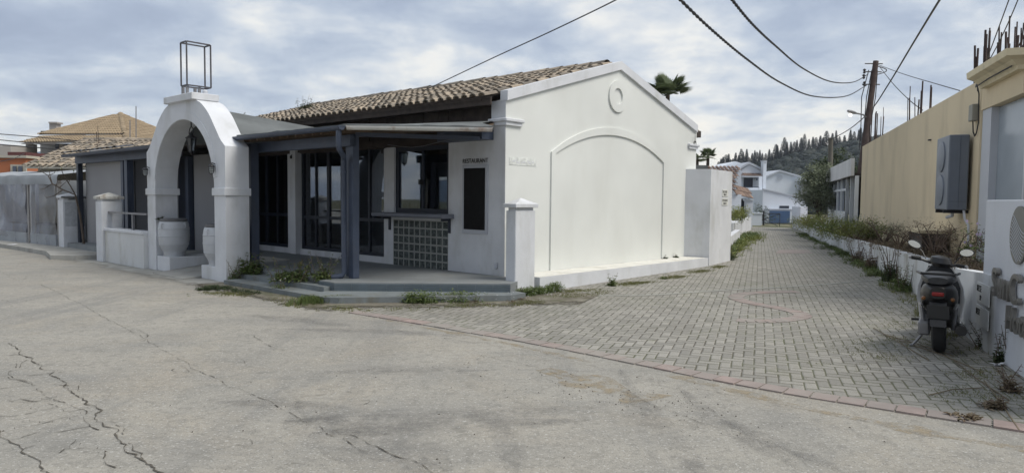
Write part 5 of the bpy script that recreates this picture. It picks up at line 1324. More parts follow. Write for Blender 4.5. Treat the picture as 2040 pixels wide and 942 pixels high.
m=MB(); q=at(1476,332,43.1); q2=at(1481,405,43.1); m.add([tuple(at(1472,333,43.2)),tuple(at(1476,333,43.2)),tuple(at(1477,384,43.2)),tuple(at(1466,372,43.2)),tuple(at(1472,333,43.4)),tuple(at(1476,333,43.4)),tuple(at(1477,384,43.4)),tuple(at(1466,372,43.4))],[(0,1,2,3),(4,7,6,5),(0,4,5,1),(1,5,6,2),(2,6,7,3),(3,7,4,0)]); m.build('verge',whitef,tb_)
m=MB(); vbox(m,1476,1487,396,0,42.5,.5,0); m.build('dark_doorway',navy,tb_)
gcol=thing('gate_pillar',Vector((at(1493,430,42).x,42,0)),'slender white square column standing at the lane end by the cottage','pillar')
m=MB(); vbox(m,1487,1500,400,0,42,.4,-.1); m.build('shaft',whitef,gcol); m=MB(); vbox(m,1485.5,1501.5,397,400,41.95,.5); m.build('cap',whitef,gcol)
gw_=thing('low_wall',Vector((at(1509,440,47).x,47,0)),'short white wall with flat cap beside the metal gate','wall')
m=MB(); vbox(m,1499,1518,426,0,46.5,.5,-.2); m.build('wall_body',whitef,gw_); m=MB(); vbox(m,1498,1520,424,426,46.45,.6); m.build('wall_coping',whitef,gw_)
gt_=thing('metal_gate',Vector((at(1537,440,47).x,47,0)),'thin black metal barrier gate with diagonal brace across the lane end','gate')
m=MB(); g0=at(1522,425,46.8); g1=at(1554,426,45.6); g2=at(1553,452,45.6); g3=at(1522,449,46.8)
m.tube([g0,g1,g2,g3],.03,5,closed=True); m.tube([g3+(g0-g3)*.5,g1],.02,5); m.tube([(g0+g3)/2,g2],.02,5); m.tube([at(1521,420,46.9),at(1521,453,46.9)],.05,6); m.build('gate_frame',ironm,gt_)
# house with balcony
def box3(m,u0,u1,vt,vb,Y,dy): return vbox(m,u0,u1,vt,vb,Y,dy)
HY=112; 
ha=thing('hotel_house',Vector((at(1490,440,HY).x,HY,-2)),'white two storey hotel house with balcony, tile awning and square chimney','building')
def gable(m,u0,u1,ve,up,vp,Y,dy,zb=-2.2):
    a=at(u0,ve,Y);b=at(u1,ve,Y);c=at(up,vp,Y); z=(a.z+b.z)/2
    m.prism([(a.x,zb),(b.x,zb),(b.x,z),(c.x,c.z),(a.x,z)],'y',Y,Y+dy); return a,b,c
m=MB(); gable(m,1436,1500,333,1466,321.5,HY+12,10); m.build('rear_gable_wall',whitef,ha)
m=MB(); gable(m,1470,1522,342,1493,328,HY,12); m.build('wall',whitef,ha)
m=MB()
for (u0,v0,u1,v1) in ((1469,341,1493,327),(1493,327,1523,341.5)):
    a=at(u0,v0,HY-.3);b=at(u1,v1,HY-.3); m.add([tuple(a),tuple(b),tuple(b+Vector((0,0,.35))),tuple(a+Vector((0,0,.35))),tuple(a+Vector((0,6,0))),tuple(b+Vector((0,6,0))),tuple(b+Vector((0,6,.35))),tuple(a+Vector((0,6,.35)))],[(0,1,2,3),(4,7,6,5),(0,4,5,1),(1,5,6,2),(2,6,7,3),(3,7,4,0)])
m.build('eaves_trim',M('pale_eaves',(.42,.45,.5),.8,.05,1,0),ha)
m=MB(); tiles(m,[at(1477,351,HY-1.6),at(1519,350,HY-1.6),at(1519,344.5,HY-.1),at(1477,345,HY-.1)],Vector((1,0,0)),.26,.9,jit=0,slip=0); m.build('awning_tiles',tilered,ha)
m=MB(); box3(m,1477,1519,351,352.6,HY-1.6,1.6); m.build('awning_edge',whitef,ha)
m=MB(); box3(m,1482,1500,354.5,375,HY-.1,.08); box3(m,1500,1511,401,412,HY-.1,.08) if False else None; m.build('balcony_door',navy,ha)
m=MB(); box3(m,1478,1512,374,398,HY-1.8,.2); m.build('balcony_front',whitef,ha)
m=MB(); box3(m,1480,1512,372.0,372.8,HY-1.8,.1); 
for k in range(9): box3(m,1480+k*4,1480.5+k*4,372.5,375,HY-1.8,.08)
m.build('railing',bluegrey,ha)
m=MB(); box3(m,1512,1519,352,398,HY-1.8,.4); m.build('balcony_pier',whitef,ha)
for u0,v0 in ((1505,355),(1504,398)):
    m=MB(); box3(m,u0,u0+7,v0,v0+5,HY-.6,.5); o=m.build('air_conditioner_unit',whitef,ha)
    c=at(u0+3,v0+2.5,HY-.62); m=MB(); m.lathe([(.15,-.02),(.16,.02)],tuple(c),12,1); m.build('fan',acd,o)
m=MB(); box3(m,1499,1512,398,420,HY-.2,.1); m.build('dark_recess',M('dim_recess',(.1,.1,.11),.9,.1,1,0),ha)
m=MB(); box3(m,1521,1527.5,321,380,HY-1.5,1.1); m.build('chimney',whitef,ha)
m=MB(); box3(m,1520,1528.5,319.5,321,HY-1.6,1.3); box3(m,1523,1525.5,323.5,326,HY-1.53,.04); m.build('chimney_top',M('chimney_top_grey',(.4,.42,.45),.8,.05,1,0),ha)
hb=thing('hotel_house',Vector((at(1560,440,125).x,125,-2)),'white hotel house with a plain gable and round medallion, half hidden by olive tree','building')
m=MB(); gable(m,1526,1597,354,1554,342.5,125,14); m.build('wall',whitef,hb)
m=MB()
for (u0,v0,u1,v1) in ((1524,355,1554,342),(1554,342,1598,354.5)):
    a=at(u0,v0,124.6);b=at(u1,v1,124.6); m.add([tuple(a),tuple(b),tuple(b+Vector((0,0,.3))),tuple(a+Vector((0,0,.3))),tuple(a+Vector((0,6,0))),tuple(b+Vector((0,6,0))),tuple(b+Vector((0,6,.3))),tuple(a+Vector((0,6,.3)))],[(0,1,2,3),(4,7,6,5),(0,4,5,1),(1,5,6,2),(2,6,7,3),(3,7,4,0)])
m.build('eaves_trim',MATS['pale_eaves'],hb)
c=at(1553,354,124.9); m=MB(); m.tube([(c.x+.45*math.cos(2*PI*k/24),c.y-.05,c.z+.45*math.sin(2*PI*k/24)) for k in range(24)],.05,5,closed=True); m.tube([(c.x+.2*math.cos(2*PI*k/18),c.y-.05,c.z+.2*math.sin(2*PI*k/18)) for k in range(18)],.04,5,closed=True); m.build('medallion',MATS['pale_eaves'],hb)
m=MB(); box3(m,1596,1612,360,388,124,10); m.build('side_wing',M('grey_side_wing',(.3,.31,.33),.9,.1,1,0),hb); m=MB(); box3(m,1594,1614,356,361,123,12); m.build('side_roof',whitef,hb)
gh=thing('garage_building',Vector((at(1560,443,104).x,104,-2)),'low white building with sloping parapet and blue garage door at lane end','building')
Y=104; 
a=at(1520,378,Y);b=at(1606,398,Y);zb=at(1560,444,Y).z
m=MB(); m.prism([(a.x,zb-.5),(b.x,zb-.5),(b.x,b.z),(a.x,a.z)],'y',Y,Y+6); m.build('wall',whitef,gh)
m=MB(); m.prism([(a.x,a.z),(b.x+.1,b.z),(b.x+.1,b.z+.18),(a.x,a.z+.18)],'y',Y-.15,Y+.3); m.build('parapet_trim',MATS['pale_eaves'],gh)
m=MB(); box3(m,1530,1606,418,444,Y-1.2,1.2); m.build('garage_front',whitef,gh)
m=MB(); box3(m,1530,1607,416.5,418,Y-1.3,1.4); m.build('garage_roof_edge',MATS['pale_eaves'],gh)
m=MB(); box3(m,1533,1574,420,444,Y-1.27,.05); m.build('garage_door',bluedoor,gh)
m=MB(); box3(m,1553,1572,410,415,Y-.05,.04); m.build('window',navy,gh)
m=MB(); box3(m,1595,1609,412,446,98,3); single(m,'wall_block',whitef,'plain white upright block to the right of the blue garage door','wall',loc=(at(1600,445,98).x,98,zb))
lr=MB(); lr.add([(gp(1500,452).x,44,-.02),(17.5,44,-.02),(60,99,-1.9),(30,99,-1.9)],[(0,1,2,3)]); struct(lr,'far_path',M('pinkish_path',(.26,.2,.17),.9,.1,1,0))
# hut with palms behind the gable
ht=thing('thatched_hut',Vector((at(1400,330,34).x,34,0)),'brown timber hut with flat grey roof behind the right eave of the gable','hut')
m=MB(); a=at(1375,322,34);b=at(1410,326,34); m.box(a.x,b.x,34,37,3.1,3.3); m.build('roof',felt,ht)
m=MB(); m.box(a.x+.1,b.x-.3,34.2,36.8,0,3.1); m.build('wall',M('hut_timber',(.10,.06,.035),.8,.4,3,.2,10),ht)
# ================================================================== VEGETATION
def leaf(mb,p,d,l,w_,droop=.0,up_=None):
    d=Vector(d).normalized(); s=d.cross(Vector((0,0,1))); s=s.normalized() if s.length>1e-4 else Vector((1,0,0))
    p=Vector(p); mid=p+d*l*.5; tip=p+d*l-Vector((0,0,droop*l))
    mb.add([p,mid+s*w_*.5,tip,mid-s*w_*.5],[(0,1,2,3)])
def rdir(zmin=-1,zmax=1):
    a=random.uniform(0,2*PI); z=random.uniform(zmin,zmax); r=math.sqrt(max(0,1-z*z)); return Vector((r*math.cos(a),r*math.sin(a),z))
def grass(mb,p,h,n,spread):
    for _ in range(n):
        a=random.uniform(0,2*PI); r=random.uniform(0,spread); q=Vector(p)+Vector((math.cos(a)*r,math.sin(a)*r,0)); hh=h*random.uniform(.4,1.1); b=Vector((random.uniform(-1,1),random.uniform(-1,1),0))*hh*.45; w_=random.uniform(.002,.004)+hh*.02
        s=Vector((math.cos(a+1),math.sin(a+1),0))*w_
        mb.add([q-s,q+s,q+b*.4+Vector((0,0,hh*.6))+s*.6,q+b+Vector((0,0,hh)),q+b*.4+Vector((0,0,hh*.6))-s*.6],[(0,1,2,3,4)])
def clump(mb,p,r,h,n,ls):
    # leafy clump in a dome
    for _ in range(n):
        d=rdir(.0,1); q=Vector(p)+Vector((d.x*r,d.y*r,d.z*h))*random.uniform(.25,1)**.6
        leaf(mb,q,rdir(-.3,.8),ls*random.uniform(.6,1.3),ls*.5,.2)
def stalk(sm,lm,p,h,n,ls,lean=.2,flm=None):
    p=Vector(p); q=p+Vector((random.uniform(-lean,lean)*h,random.uniform(-lean,lean)*h,h)); mid=(p+q)/2+Vector((random.uniform(-.05,.05),random.uniform(-.05,.05),0))*h
    sm.tube([p,mid,q],[.008*h+.003,.005*h+.002,.002],4,caps=False)
    for k in range(n):
        t=random.uniform(.05,1); b=(p*(1-t)**2+mid*2*t*(1-t)+q*t*t); leaf(lm,b,rdir(-.1,.7),ls*(1.2-t*.7)*random.uniform(.6,1.2),ls*.4*(1.2-t*.7),.3)
        if flm is not None and t>.7: 
            c=b+rdir(0,1)*.03; s=.012; flm.add([c+Vector((s,0,0)),c+Vector((0,s,.004)),c+Vector((-s,0,0)),c+Vector((0,-s,.004))],[(0,1,2,3)])
def plant(name,label,cat,loc,fn,group=None,stem=stemm,lf=lf_green,fl=None):
    t=thing(name,loc,label,cat,group); sm,lm,fm=MB(),MB(),MB(); fn(sm,lm,fm)
    if lm.f: lm.build('leaves',lf,t)
    if sm.f: sm.build('stems',stem,t)
    if fm.f: fm.build('flowers',fl or petal,t)
    return t
# -- weeds on the porch steps
random.seed(31)
def onstep(a,b,z): return wl((a,b,z))
def weedy(p,h,r,n,ls,fl=0):
    def fn(sm,lm,fm):
        for k in range(n):
            q=Vector(p)+Vector((random.uniform(-r,r),random.uniform(-r,r),0)); stalk(sm,lm,q,h*random.uniform(.5,1),10,ls,.5,fm if fl and k%2 else None)
        clump(lm,p,r*1.1,h*.4,n*14,ls*.9); grass(lm,p,h*.35,n*6,r*1.2)
    return fn
plant('weed','leafy green weed on the top step beside the arch pier','weed',onstep(-2.6,3.95,.165),weedy(onstep(-2.6,3.95,.165),.42,.17,12,.15),'weeds on the porch steps')
plant('weed','tangled flowering weed in the middle of the porch steps','weed',onstep(-2.62,2.55,.165),weedy(onstep(-2.62,2.55,.165),.42,.32,22,.10,1),'weeds on the porch steps',fl=petaly)
plant('weed','tall branching weed at the foot of the corner post','weed',onstep(-2.42,1.85,.2),weedy(onstep(-2.42,1.9,.2),.52,.15,12,.09,1),'weeds on the porch steps')
plant('weed','dry rambling weed growing up the side of the right arch pier','weed',onstep(-2.85,4.12,.05),weedy(onstep(-2.85,4.1,.05),.50,.1,6,.055),'weeds on the porch steps')
plant('weed','low flowering weed on the lowest step','weed',onstep(-3.0,2.3,.085),weedy(onstep(-3.0,2.3,.085),.2,.14,7,.03,1),'weeds on the porch steps')
# verge vegetation (stuff)
random.seed(41)
def strip_stuff(name,mat,pts,wd,dens,h,kind='grass',label=None,ls=.05,zf=lambda p:0):
    P_=bez([Vector(p) for p in pts],8); Ln=sum((b-a).length for a,b in zip(P_,P_[1:])); m=MB(); N_=int(Ln*dens)
    for _ in range(N_):
        i=random.randrange(len(P_)-1); p=P_[i]+(P_[i+1]-P_[i])*random.random(); q=p+Vector((random.gauss(0,wd),random.gauss(0,wd),0))
        f=max(0,mnoise.noise(q*1.7)+.35)
        if random.random()>f*1.7: continue
        q.z=zf(q)
        if kind=='grass': grass(m,q,h*(.5+f),7,.05)
        else: clump(m,q,h*.7,h*(.5+f),16,ls); grass(m,q,h,4,.06)
    o=m.build(name,mat); tag(o,label,None,None,'stuff'); return o
def G2(*pts): return [Vector((*gp(*q)[0:2],0)) for q in pts]
strip_stuff('weeds',lf_green,G2((600,606),(640,603),(690,600)),.09,420,.11,'grass','short green grass tuft by the lowest step')
strip_stuff('weeds',lf_green,G2((800,605),(850,603),(900,601),(960,600)),.10,150,.15,'clump','leafy weeds in front of the porch step')
strip_stuff('ground_cover',lf_moss,G2((790,612),(880,610),(1000,606),(1100,598),(1200,580)),.14,260,.03,'grass','thin yellowish grass along the paving edge')
strip_stuff('ground_cover',lf_moss,G2((400,586),(480,586),(560,600),(640,612),(720,618)),.12,260,.03,'grass','thin grass and moss in the earth before the steps')
strip_stuff('weeds',lf_green,G2((1040,590),(1080,584),(1115,580)),.07,170,.14,'clump','feathery green weeds at the foot of the ledge')
strip_stuff('weeds',lf_dark,G2((400,578),(440,575),(480,580),(520,586)),.10,140,.06,'clump','dark creeping weeds at the edge of the apron',.035)
strip_stuff('weeds',lf_dry,G2((930,602),(990,603),(1040,598)),.08,120,.05,'clump','dry brown litter of weeds',.03)
strip_stuff('ground_cover',lf_moss,G2((1120,584),(1250,567),(1350,552),(1440,530)),.08,240,.03,'grass','thin grass along the ledge')
# white flowers in verge
fm=MB()
for _ in range(260):
    u=random.choice((random.gauss(930,28),random.gauss(880,16),random.gauss(1000,30),random.gauss(1120,50))); v=596+random.gauss(0,4)-(u-930)*.035; p=gp(u,v); s=.011
    z=random.uniform(.03,.12); fm.add([(p.x+s,p.y,z),(p.x,p.y+s,z+.003),(p.x-s,p.y,z),(p.x,p.y-s,z+.003)],[(0,1,2,3)])
tag(fm.build('flowers',petal),'tiny white flowers scattered in the verge weeds',None,None,'stuff')
def upright(u,v,h,r,n,ls,label,mat=lf_green,z=0,fl=None,cat='weed',name='weed',stem=stemm,grp=None):
    p=gp(u,v,z)
    return plant(name,label,cat,p,weedy(p,h,r,n,ls,1 if fl else 0),grp,stem,mat,fl)
upright(1220,570,.28,.05,4,.09,'upright leafy weed under the middle of the ledge')
upright(1322,556,.12,.06,4,.05,'small leafy weed at the ledge foot left of its end'); upright(943,598,.24,.05,4,.07,'dark spiky weed just left of the corner pillar',lf_dark) if False else None
upright(1036,592,.22,.04,4,.07,'dark spiky weed standing before the corner pillar',lf_dark)
upright(1452,518,.62,.14,9,.08,'tall dark weed against the foot of the tall white block',lf_dark)
for (b_,l) in (((5.6,-.06),'small green plant on the ledge, the left of two'),((6.1,-.08),'small green plant on the ledge, the right of two')):
    p=wl((b_[0],b_[1],.22)); plant('weed',l,'weed',p,weedy(p,.1,.05,4,.05),'plants on the ledge',lf=lf_dark)
# sprig on pot
p=wl((-2.86,B1-.50,1.08)); plant('potted_sprig','small dark leafy sprig hanging over the rim of the left urn','plant',p,weedy(p,.07,.06,6,.06),lf=lf_dark)
p=wl((3.6,8.9,4.2)); 
for (aa,bb_,l,h) in ((2.0,9.4,'leafy weed rooted in the roof tiles, the larger of two',.45),(.9,10.9,'small leafy sprout at the roof edge near the passage roof',.3)):
    p=wl((aa,bb_,zr(aa)+.05)); plant('roof_weed',l,'weed',p,weedy(p,h,.22 if h>.4 else .1,8 if h>.4 else 4,.10),'weeds growing on the roof',lf=lf_dark)
# right edge weeds before the sign and planter
strip_stuff('weeds',lf_moss,[Vector((p.x-.15,p.y,0)) for p in plb[4:30:4]],.13,60,.08,'grass','mossy grass along the foot of the planter wall')
strip_stuff('weeds',lf_green,[Vector((p.x-.12,p.y,0)) for p in plb[18:50:4]],.16,40,.11,'clump','green weeds along the foot of the planter wall',.06)
strip_stuff('ground_cover',lf_moss,[Vector(p) for p in ((5.1,8.0,0),(4.6,7.2,0),(4.4,6.6,0),(4.3,6.0,0),(4.0,5.4,0))],.28,420,.018,'grass','grass growing in the paving joints near the sign')
strip_stuff('ground_cover',lf_moss,[Vector(p) for p in ((6.3,11,0),(5.4,9.4,0),(4.6,8.2,0),(3.9,7.0,0),(3.6,6.2,0))],.35,260,.014,'grass','sparse grass in the paving joints around the scooter')
strip_stuff('weeds',lf_green,[Vector(p) for p in ((5.7,19.0,0),(7.5,24,0),(9.4,28.5,0),(11.5,33,0))],.2,45,.17,'clump','weeds along the left edge of the lane',.08)
strip_stuff('weeds',lf_yel,[Vector(p) for p in ((5.8,19.2,0),(8,24.5,0),(10.8,30.5,0))],.22,25,.15,'clump','dry weeds along the left edge of the lane',.08)
for (u,v,h,l,mt_) in ((2008,725,.50,'tall dark thistle with a yellow flower before the sign slab',lf_dark),(1990,722,.34,'shorter dark thistle beside the tall one at the sign foot',lf_dark),(1962,695,.34,'dark weed at the left corner of the sign slab',lf_dark),(2012,780,.27,'spreading dry thistle on the paving in front of the sign',lf_dry),(1905,640,.5,'thin tall weed behind the scooter by the planter wall',lf_green),(1918,655,.20,'low leafy weed between scooter and sign slab',lf_green),(1975,812,.12,'small dry weed on the paving near the red border',lf_dry),(1930,835,.05,'flat dry weed on the red border blocks',lf_dry)):
    upright(u,v,h,.05 if h>.3 else .08,5,.07,l,mt_,fl=petaly if h==.50 else None)
for (y,h,l,mt_) in ((14.0,1.0,'dark branching weed against the planter wall, largest of the row',lf_dark),(16.5,.8,'purplish weed trailing over the planter wall beyond the largest one',lf_dry),(12.6,.55,'low weed at the planter wall nearer than the largest one',lf_green),(18.5,.8,'pale weed climbing the far planter wall',lf_dry)):
    p,d=onplanter(y); p=p+Vector((-.12,.03,0)); plant('weed',l,'weed',p,weedy(p,h,.14,12,.09),'weeds along the planter wall',lf=mt_)
# planting in the bed
random.seed(55)
def bedz(q): return topz(q.y)-.05
pts=[Vector((p.x+.55,p.y-.1,0)) for p in plb]
def bush(u_,name,label,p,r,h,n,ls,mat,stems=6,fl=None,grp=None,dens=1):
    def fn(sm,lm,fm):
        for k in range(stems):
            a=random.uniform(0,2*PI); q=Vector(p)+Vector((math.cos(a)*r*.9,math.sin(a)*r*.9,h*random.uniform(.5,1))); mm_=(Vector(p)+q)/2+Vector((0,0,h*.15)); sm.tube([p,mm_,q],[.018,.012,.004],4,caps=False)
            for j in range(6):
                e_=mm_+(q-mm_)*random.random(); sm.tube([e_,e_+rdir(.0,1)*r*.45],[.005,.002],3,caps=False)
        for k in range(max(3,n//60)):
            c=Vector(p)+Vector((random.uniform(-1,1)*r,random.uniform(-1,1)*r,h*random.uniform(.25,.95))); rr=r*random.uniform(.25,.5)
            for j in range(60): leaf(lm,c+rdir()*rr*random.random()**.5,rdir(-.3,.9),ls*random.uniform(.6,1.3),ls*.45,.2)
            if fl:
                for j in range(2): q=c+rdir(0,1)*rr; s=.022; fm.add([q+Vector((s,0,0)),q+Vector((0,0,s)),q+Vector((-s,0,0)),q+Vector((0,0,-s))],[(0,1,2,3)])
    return plant(name,label,'bush',Vector(p),fn,grp,lf=mat,fl=fl)
def bp_(y,off=.55): p,d=onplanter(y); q=p+Vector((d.y,-d.x,0))*off; q.z=topz(y)-.06; return q
bush(0,'bush','rounded bright green bush with lilac flowers behind the scooter',bp_(9.6,.7),.42,.55,1500,.05,lf_green,6,petalp)
for k,(y,r,h,mt_,l) in enumerate(((12.3,.5,.6,lf_dry,'brown dry bush over the dark vent'),(13.8,.55,.7,lf_dry,'brown twiggy bush in front of the vent cover'),(15.4,.5,.55,lf_dry,'brown twiggy bush midway along the ochre wall'),(17.2,.55,.6,lf_olive,'grey green bush below the bare part of the ochre wall'),(19.2,.6,.65,lf_olive,'grey green bush under the far part of the ochre wall'),(21.5,.6,.6,lf_olive,'mixed olive bush near the far end of the ochre wall'))):
    bush(0,'bush',l,bp_(y,.6),r*.9,h*.9,800,.04,mt_,9,None,'bushes in the planter bed')
for k,(y,r,h,mt_,l) in enumerate(((21.0,.8,.9,lf_yel,'green flowering bush spilling over the planter wall, nearest of three'),(24.0,1.0,1.0,lf_green,'green flowering bush spilling over the planter wall, middle of three'),(28.0,1.0,1.0,lf_yel,'green flowering bush spilling over the planter wall, farthest of three'),(32.5,.9,.9,lf_yel,'yellow green bush before the olive tree'))):
    bush(0,'bush',l,bp_(y,.15),r*.9,h*.55,2600,.085,mt_,6,petal if k==1 else None,'flowering bushes on the planter wall')
strip_stuff('weeds',lf_dry,[bp_(y,.45) for y in (9,11,13,15,17,19,22)],.22,60,.12,'clump','dry ground cover in the planter bed',.05,bedz)
q=(qa+qb)/2
for k,t in enumerate((.1,.45,.8)):
    p=Vector((qa.x-.7+(qb.x-qa.x)*t,qa.y+(qb.y-qa.y)*t,.6)); bush(0,'bush','yellow green bush in the left planter box, %s'%('nearest','middle','farthest')[k]+' of three',p,.7,.6,900,.12,lf_yel,4,None,'bushes in the left planter box')
p=at(1505,425,100); p.z=-1.8; bush(0,'bush','dark shrub below the hotel house balcony',p,2.2,2.6,1200,.3,lf_dark,5)
# trees
def tree(name,label,p,h,r,mat,trunk_r,n,ls,crown_h=.6,seed=1,grp=None,bark=barkm,clumps=26,base=.35):
    random.seed(seed); p=Vector(p); t=thing(name,p,label,'tree',grp); m=MB()
    top=p+Vector((0,0,h*.75)); m.tube([p-Vector((0,0,.1)),p+Vector((.05*h*random.uniform(-1,1),0,h*.35)),top],[trunk_r,trunk_r*.75,trunk_r*.2],8)
    cs_=[]
    for k in range(clumps):
        d=rdir(-.7,1); c=p+Vector((d.x*r,d.y*r,h*(base+(1-base)*.5)+d.z*h*(1-base)*.5))*1.0; c=p+Vector((d.x*r*random.uniform(.3,1),d.y*r*random.uniform(.3,1),h*(base+(1-base)/2)+d.z*h*(1-base)*.5*random.uniform(.4,1))); cs_.append(c)
        if k%2==0: m.tube([p+Vector((0,0,h*random.uniform(.2,.5))),(p+c)/2+Vector((0,0,h*.2)),c],[trunk_r*.4,trunk_r*.2,.01],5,caps=False)
    m.build('trunk',bark,t); m=MB()
    for c in cs_:
        rr=r*random.uniform(.22,.42)
        for j in range(n//clumps): leaf(m,c+rdir()*rr*random.random()**.45,rdir(-.6,.8),ls*random.uniform(.6,1.4),ls*.5,.2)
    m.build('crown',mat,t); return t
tree('olive_tree','grey green olive tree with a ragged crown beside the glazed extension',(at(1632,440,38).x,38,.1),3.6,1.5,lf_olive,.14,9000,.13,seed=3,clumps=50,base=.05)
tree('olive_tree','darker broad tree rising behind the glazed extension',(at(1670,330,60).x,60,-.5),6.3,2.6,lf_dark,.25,3500,.3,seed=5,clumps=30,base=.3)
bt=thing('bare_tree',at(168,470,21.2)*1.0,'leafless young fig tree reaching over the white pillar in front of the cream building','tree')
m=MB()
for br_ in (((168,492,.035),(160,430,.03),(150,388,.025),(125,378,.02),(104,366,.016),(96,350,.012),(80,340,.009),(76,326,.006)),((104,366,.014),(100,352,.01),(98,340,.006)),((125,378,.014),(108,390,.01),(92,394,.007),(88,388,.005)),((112,370,.01),(115,360,.008),(122,352,.005)),((150,388,.02),(140,370,.016),(128,352,.012),(122,338,.008)),((136,364,.01),(142,354,.008),(147,343,.005)),((104,366,.01),(90,375,.008),(80,378,.005)),((96,350,.01),(108,345,.007),(111,340,.005)),((118,374,.01),(130,364,.007),(135,358,.004))):
    m.tube([at(u,v,19.3+.1*math.sin(u)) for u,v,r in br_],[r for u,v,r in br_],6)
bt.location=(at(168,492,21).x,21,.1); m.build('trunk',barkm,bt)
m=MB(); random.seed(4)
for u,v in ((98,339),(122,337),(76,325),(147,342),(111,340)):
    for k in range(3): leaf(m,at(u,v,19.3),rdir(0,1),.06,.03)
m.build('buds',lf_yel,bt)
tree('bare_tree','thin dead sapling standing before the tan roofed house',wl((0,19.5,.1)),4.6,.5,lf_dry,.03,16,.06,seed=10,clumps=10,base=.5) 
def palm(p,h,label,R_=1.2,seed=1,nf=26,lo=-.1):
    random.seed(seed); p=Vector(p); t=thing('palm_tree',p,label,'palm','fan palms behind the restaurant'); m=MB(); m.tube([p,p+Vector((.05,0,h))],[.16,.09],10); m.build('trunk',barkm,t)
    m=MB(); c=p+Vector((.05,0,h))
    for k in range(nf):
        d=rdir(lo,.97); pl_=R_*random.uniform(.35,.62); tip=c+d*pl_; tip.z-=.0
        m.tube([c,tip],[.015,.01],3,caps=False)
        s=d.cross(Vector((0,0,1))); s=s.normalized() if s.length>.05 else Vector((1,0,0)); u2=s.cross(d)
        for j in range(21):
            a=R(-105+210*j/20); dd=(d*math.cos(a)+s*math.sin(a)).normalized(); l=R_*.62*(1-.25*abs(a)/R(95)); w_=.07*R_
            e=tip+dd*l-Vector((0,0,l*.14)); pp_=dd.cross(u2).normalized()*w_
            m.add([tip,tip+dd*l*.5+pp_*.5,e,tip+dd*l*.5-pp_*.5],[(0,1,2,3)])
    m.build('crown',lf_palm,t)
q=at(1328,190,30); palm((q.x,q.y,0),q.z,'larger fan palm rising behind the right slope of the gable',1.0,2,34,.05)
q=at(1409,312,44); palm((q.x,q.y,0),q.z,'smaller fan palm over the brown hut by the gable',.64,3,24,-.4)
q=at(1388,316,46); palm((q.x,q.y,0),q.z,'fan palm half hidden by the gable wall corner',.6,4,22,-.4)
# litter
m=MB(); p=gp(1988,728); 
random.seed(2)
for k in range(7): d=rdir(0,.5)*.05; leaf(m,p+Vector((0,0,.012)),d,.07,.05,.1)
single(m,'crumpled_paper',petal,'crumpled white paper lying at the foot of the sign slab','litter',loc=p)
m=MB(); p=gp(25,488,.11); m.add([tuple(p+Vector(q)) for q in ((-.12,-.06,.005),(.1,-.08,.01),(.12,.06,.03),(-.1,.08,.01),(-.12,-.06,.012),(.1,-.08,.017),(.12,.06,.037),(-.1,.08,.017))],[(0,3,2,1),(4,5,6,7),(0,1,5,4),(1,2,6,5),(2,3,7,6),(3,0,4,7)]); single(m,'cardboard_scrap',petal,'pale flat scrap lying on the kerb by the plastic tent','litter',loc=p)
m=MB()
for (a,b) in (((1760,668),(1900,712)),((1790,680),(1960,745)),((1740,655),(1850,720)),((1900,720),(2010,800)),((1960,760),(2030,860)),((1850,790),(1960,775))):
    A1,B1_=gp(*a),gp(*b); mid=(A1+B1_)/2+Vector((random.uniform(-.05,.05),random.uniform(-.05,.05),.02)); m.tube([A1+Vector((0,0,.015)),mid,B1_+Vector((0,0,.015))],.005,4)
tag(m.build('twigs',lf_dry),'dry twigs and stalks lying on the paving around the scooter',None,None,'stuff')
# ================================================================== ACROSS THE STREET (seen only in the panes)
for (x,y,w_,d_,h_,mt_,l) in ((-17,-16,11,7,5.6,creamw,'cream house across the street behind the viewer'),(-3,-18,9,7,3.6,tanwall,'low grey house across the street behind the viewer'),(10,-17,10,7,6.2,whitef,'tall white house across the street behind the viewer')):
    t=thing('street_house',(x,y,0),l,'building')
    m=MB(); m.box(x-w_/2,x+w_/2,y-d_,y,0,h_); m.build('wall',mt_,t)
    m=MB(); m.prism([(y-d_-.4,h_),(y+.4,h_),(y-d_/2,h_+1.7)],'x',x-w_/2-.3,x+w_/2+.3); m.build('roof',tilered,t)
    for k in range(3):
        m=MB(); cx_=x-w_/3+w_/3*k; m.box(cx_-.5,cx_+.5,y,y+.05,1.0,2.3); m.build('window',navy,t)
# ================================================================== HILL
random.seed(77)
def hz(x,y):
    # wooded hill rising to the right beyond the hotel
    t=(y-190)/170; t=max(0,min(1,t)); s_=t*t*(3-2*t)
    r=-2+ 13*s_; k=max(0,min(1,(x-85)/140)); k2=k*k*(3-2*k)
    r+= s_*k2*24+s_*3.0*mnoise.noise(Vector((x*.02,y*.02,0)))
    f=max(0,min(1,(x-60)/30)); return -2.1+(r+2.1)*(.35+.65*f)
g=MB(); xs=[0+i*12 for i in range(50)]; ys=[150+j*12 for j in range(24)]
g.add([(x,y,hz(x,y)-.3) for y in ys for x in xs],[(j*50+i,j*50+i+1,(j+1)*50+i+1,(j+1)*50+i) for j in range(23) for i in range(49)],True)
struct(g,'hill',terrm)
wd_=MB(); random.seed(78)
ico=bmesh.new(); bmesh.ops.create_icosphere(ico,subdivisions=2,radius=1); iv=[v.co.copy() for v in ico.verts]; if_=[tuple(v.index for v in f.verts) for f in ico.faces]; ico.free()
for k in range(1500):
    y=random.uniform(195,372); x=random.uniform(.24,.72)*y; z=hz(x,y); r=random.uniform(2.0,3.8); c=Vector((x,y,z+r*.6))
    wd_.add([c+Vector((v.x*r,v.y*r,v.z*r*.9))*(.9+.3*mnoise.noise(v*2.3+c)) for v in iv],if_,True)
    for j in range(75):
        d=rdir(-.1,1); q=c+Vector((d.x*r,d.y*r,d.z*r*.9))*random.uniform(.88,1.12); dd=rdir(-.8,.8)
        leaf(wd_,q,dd,random.uniform(.5,.9),.5,.2)
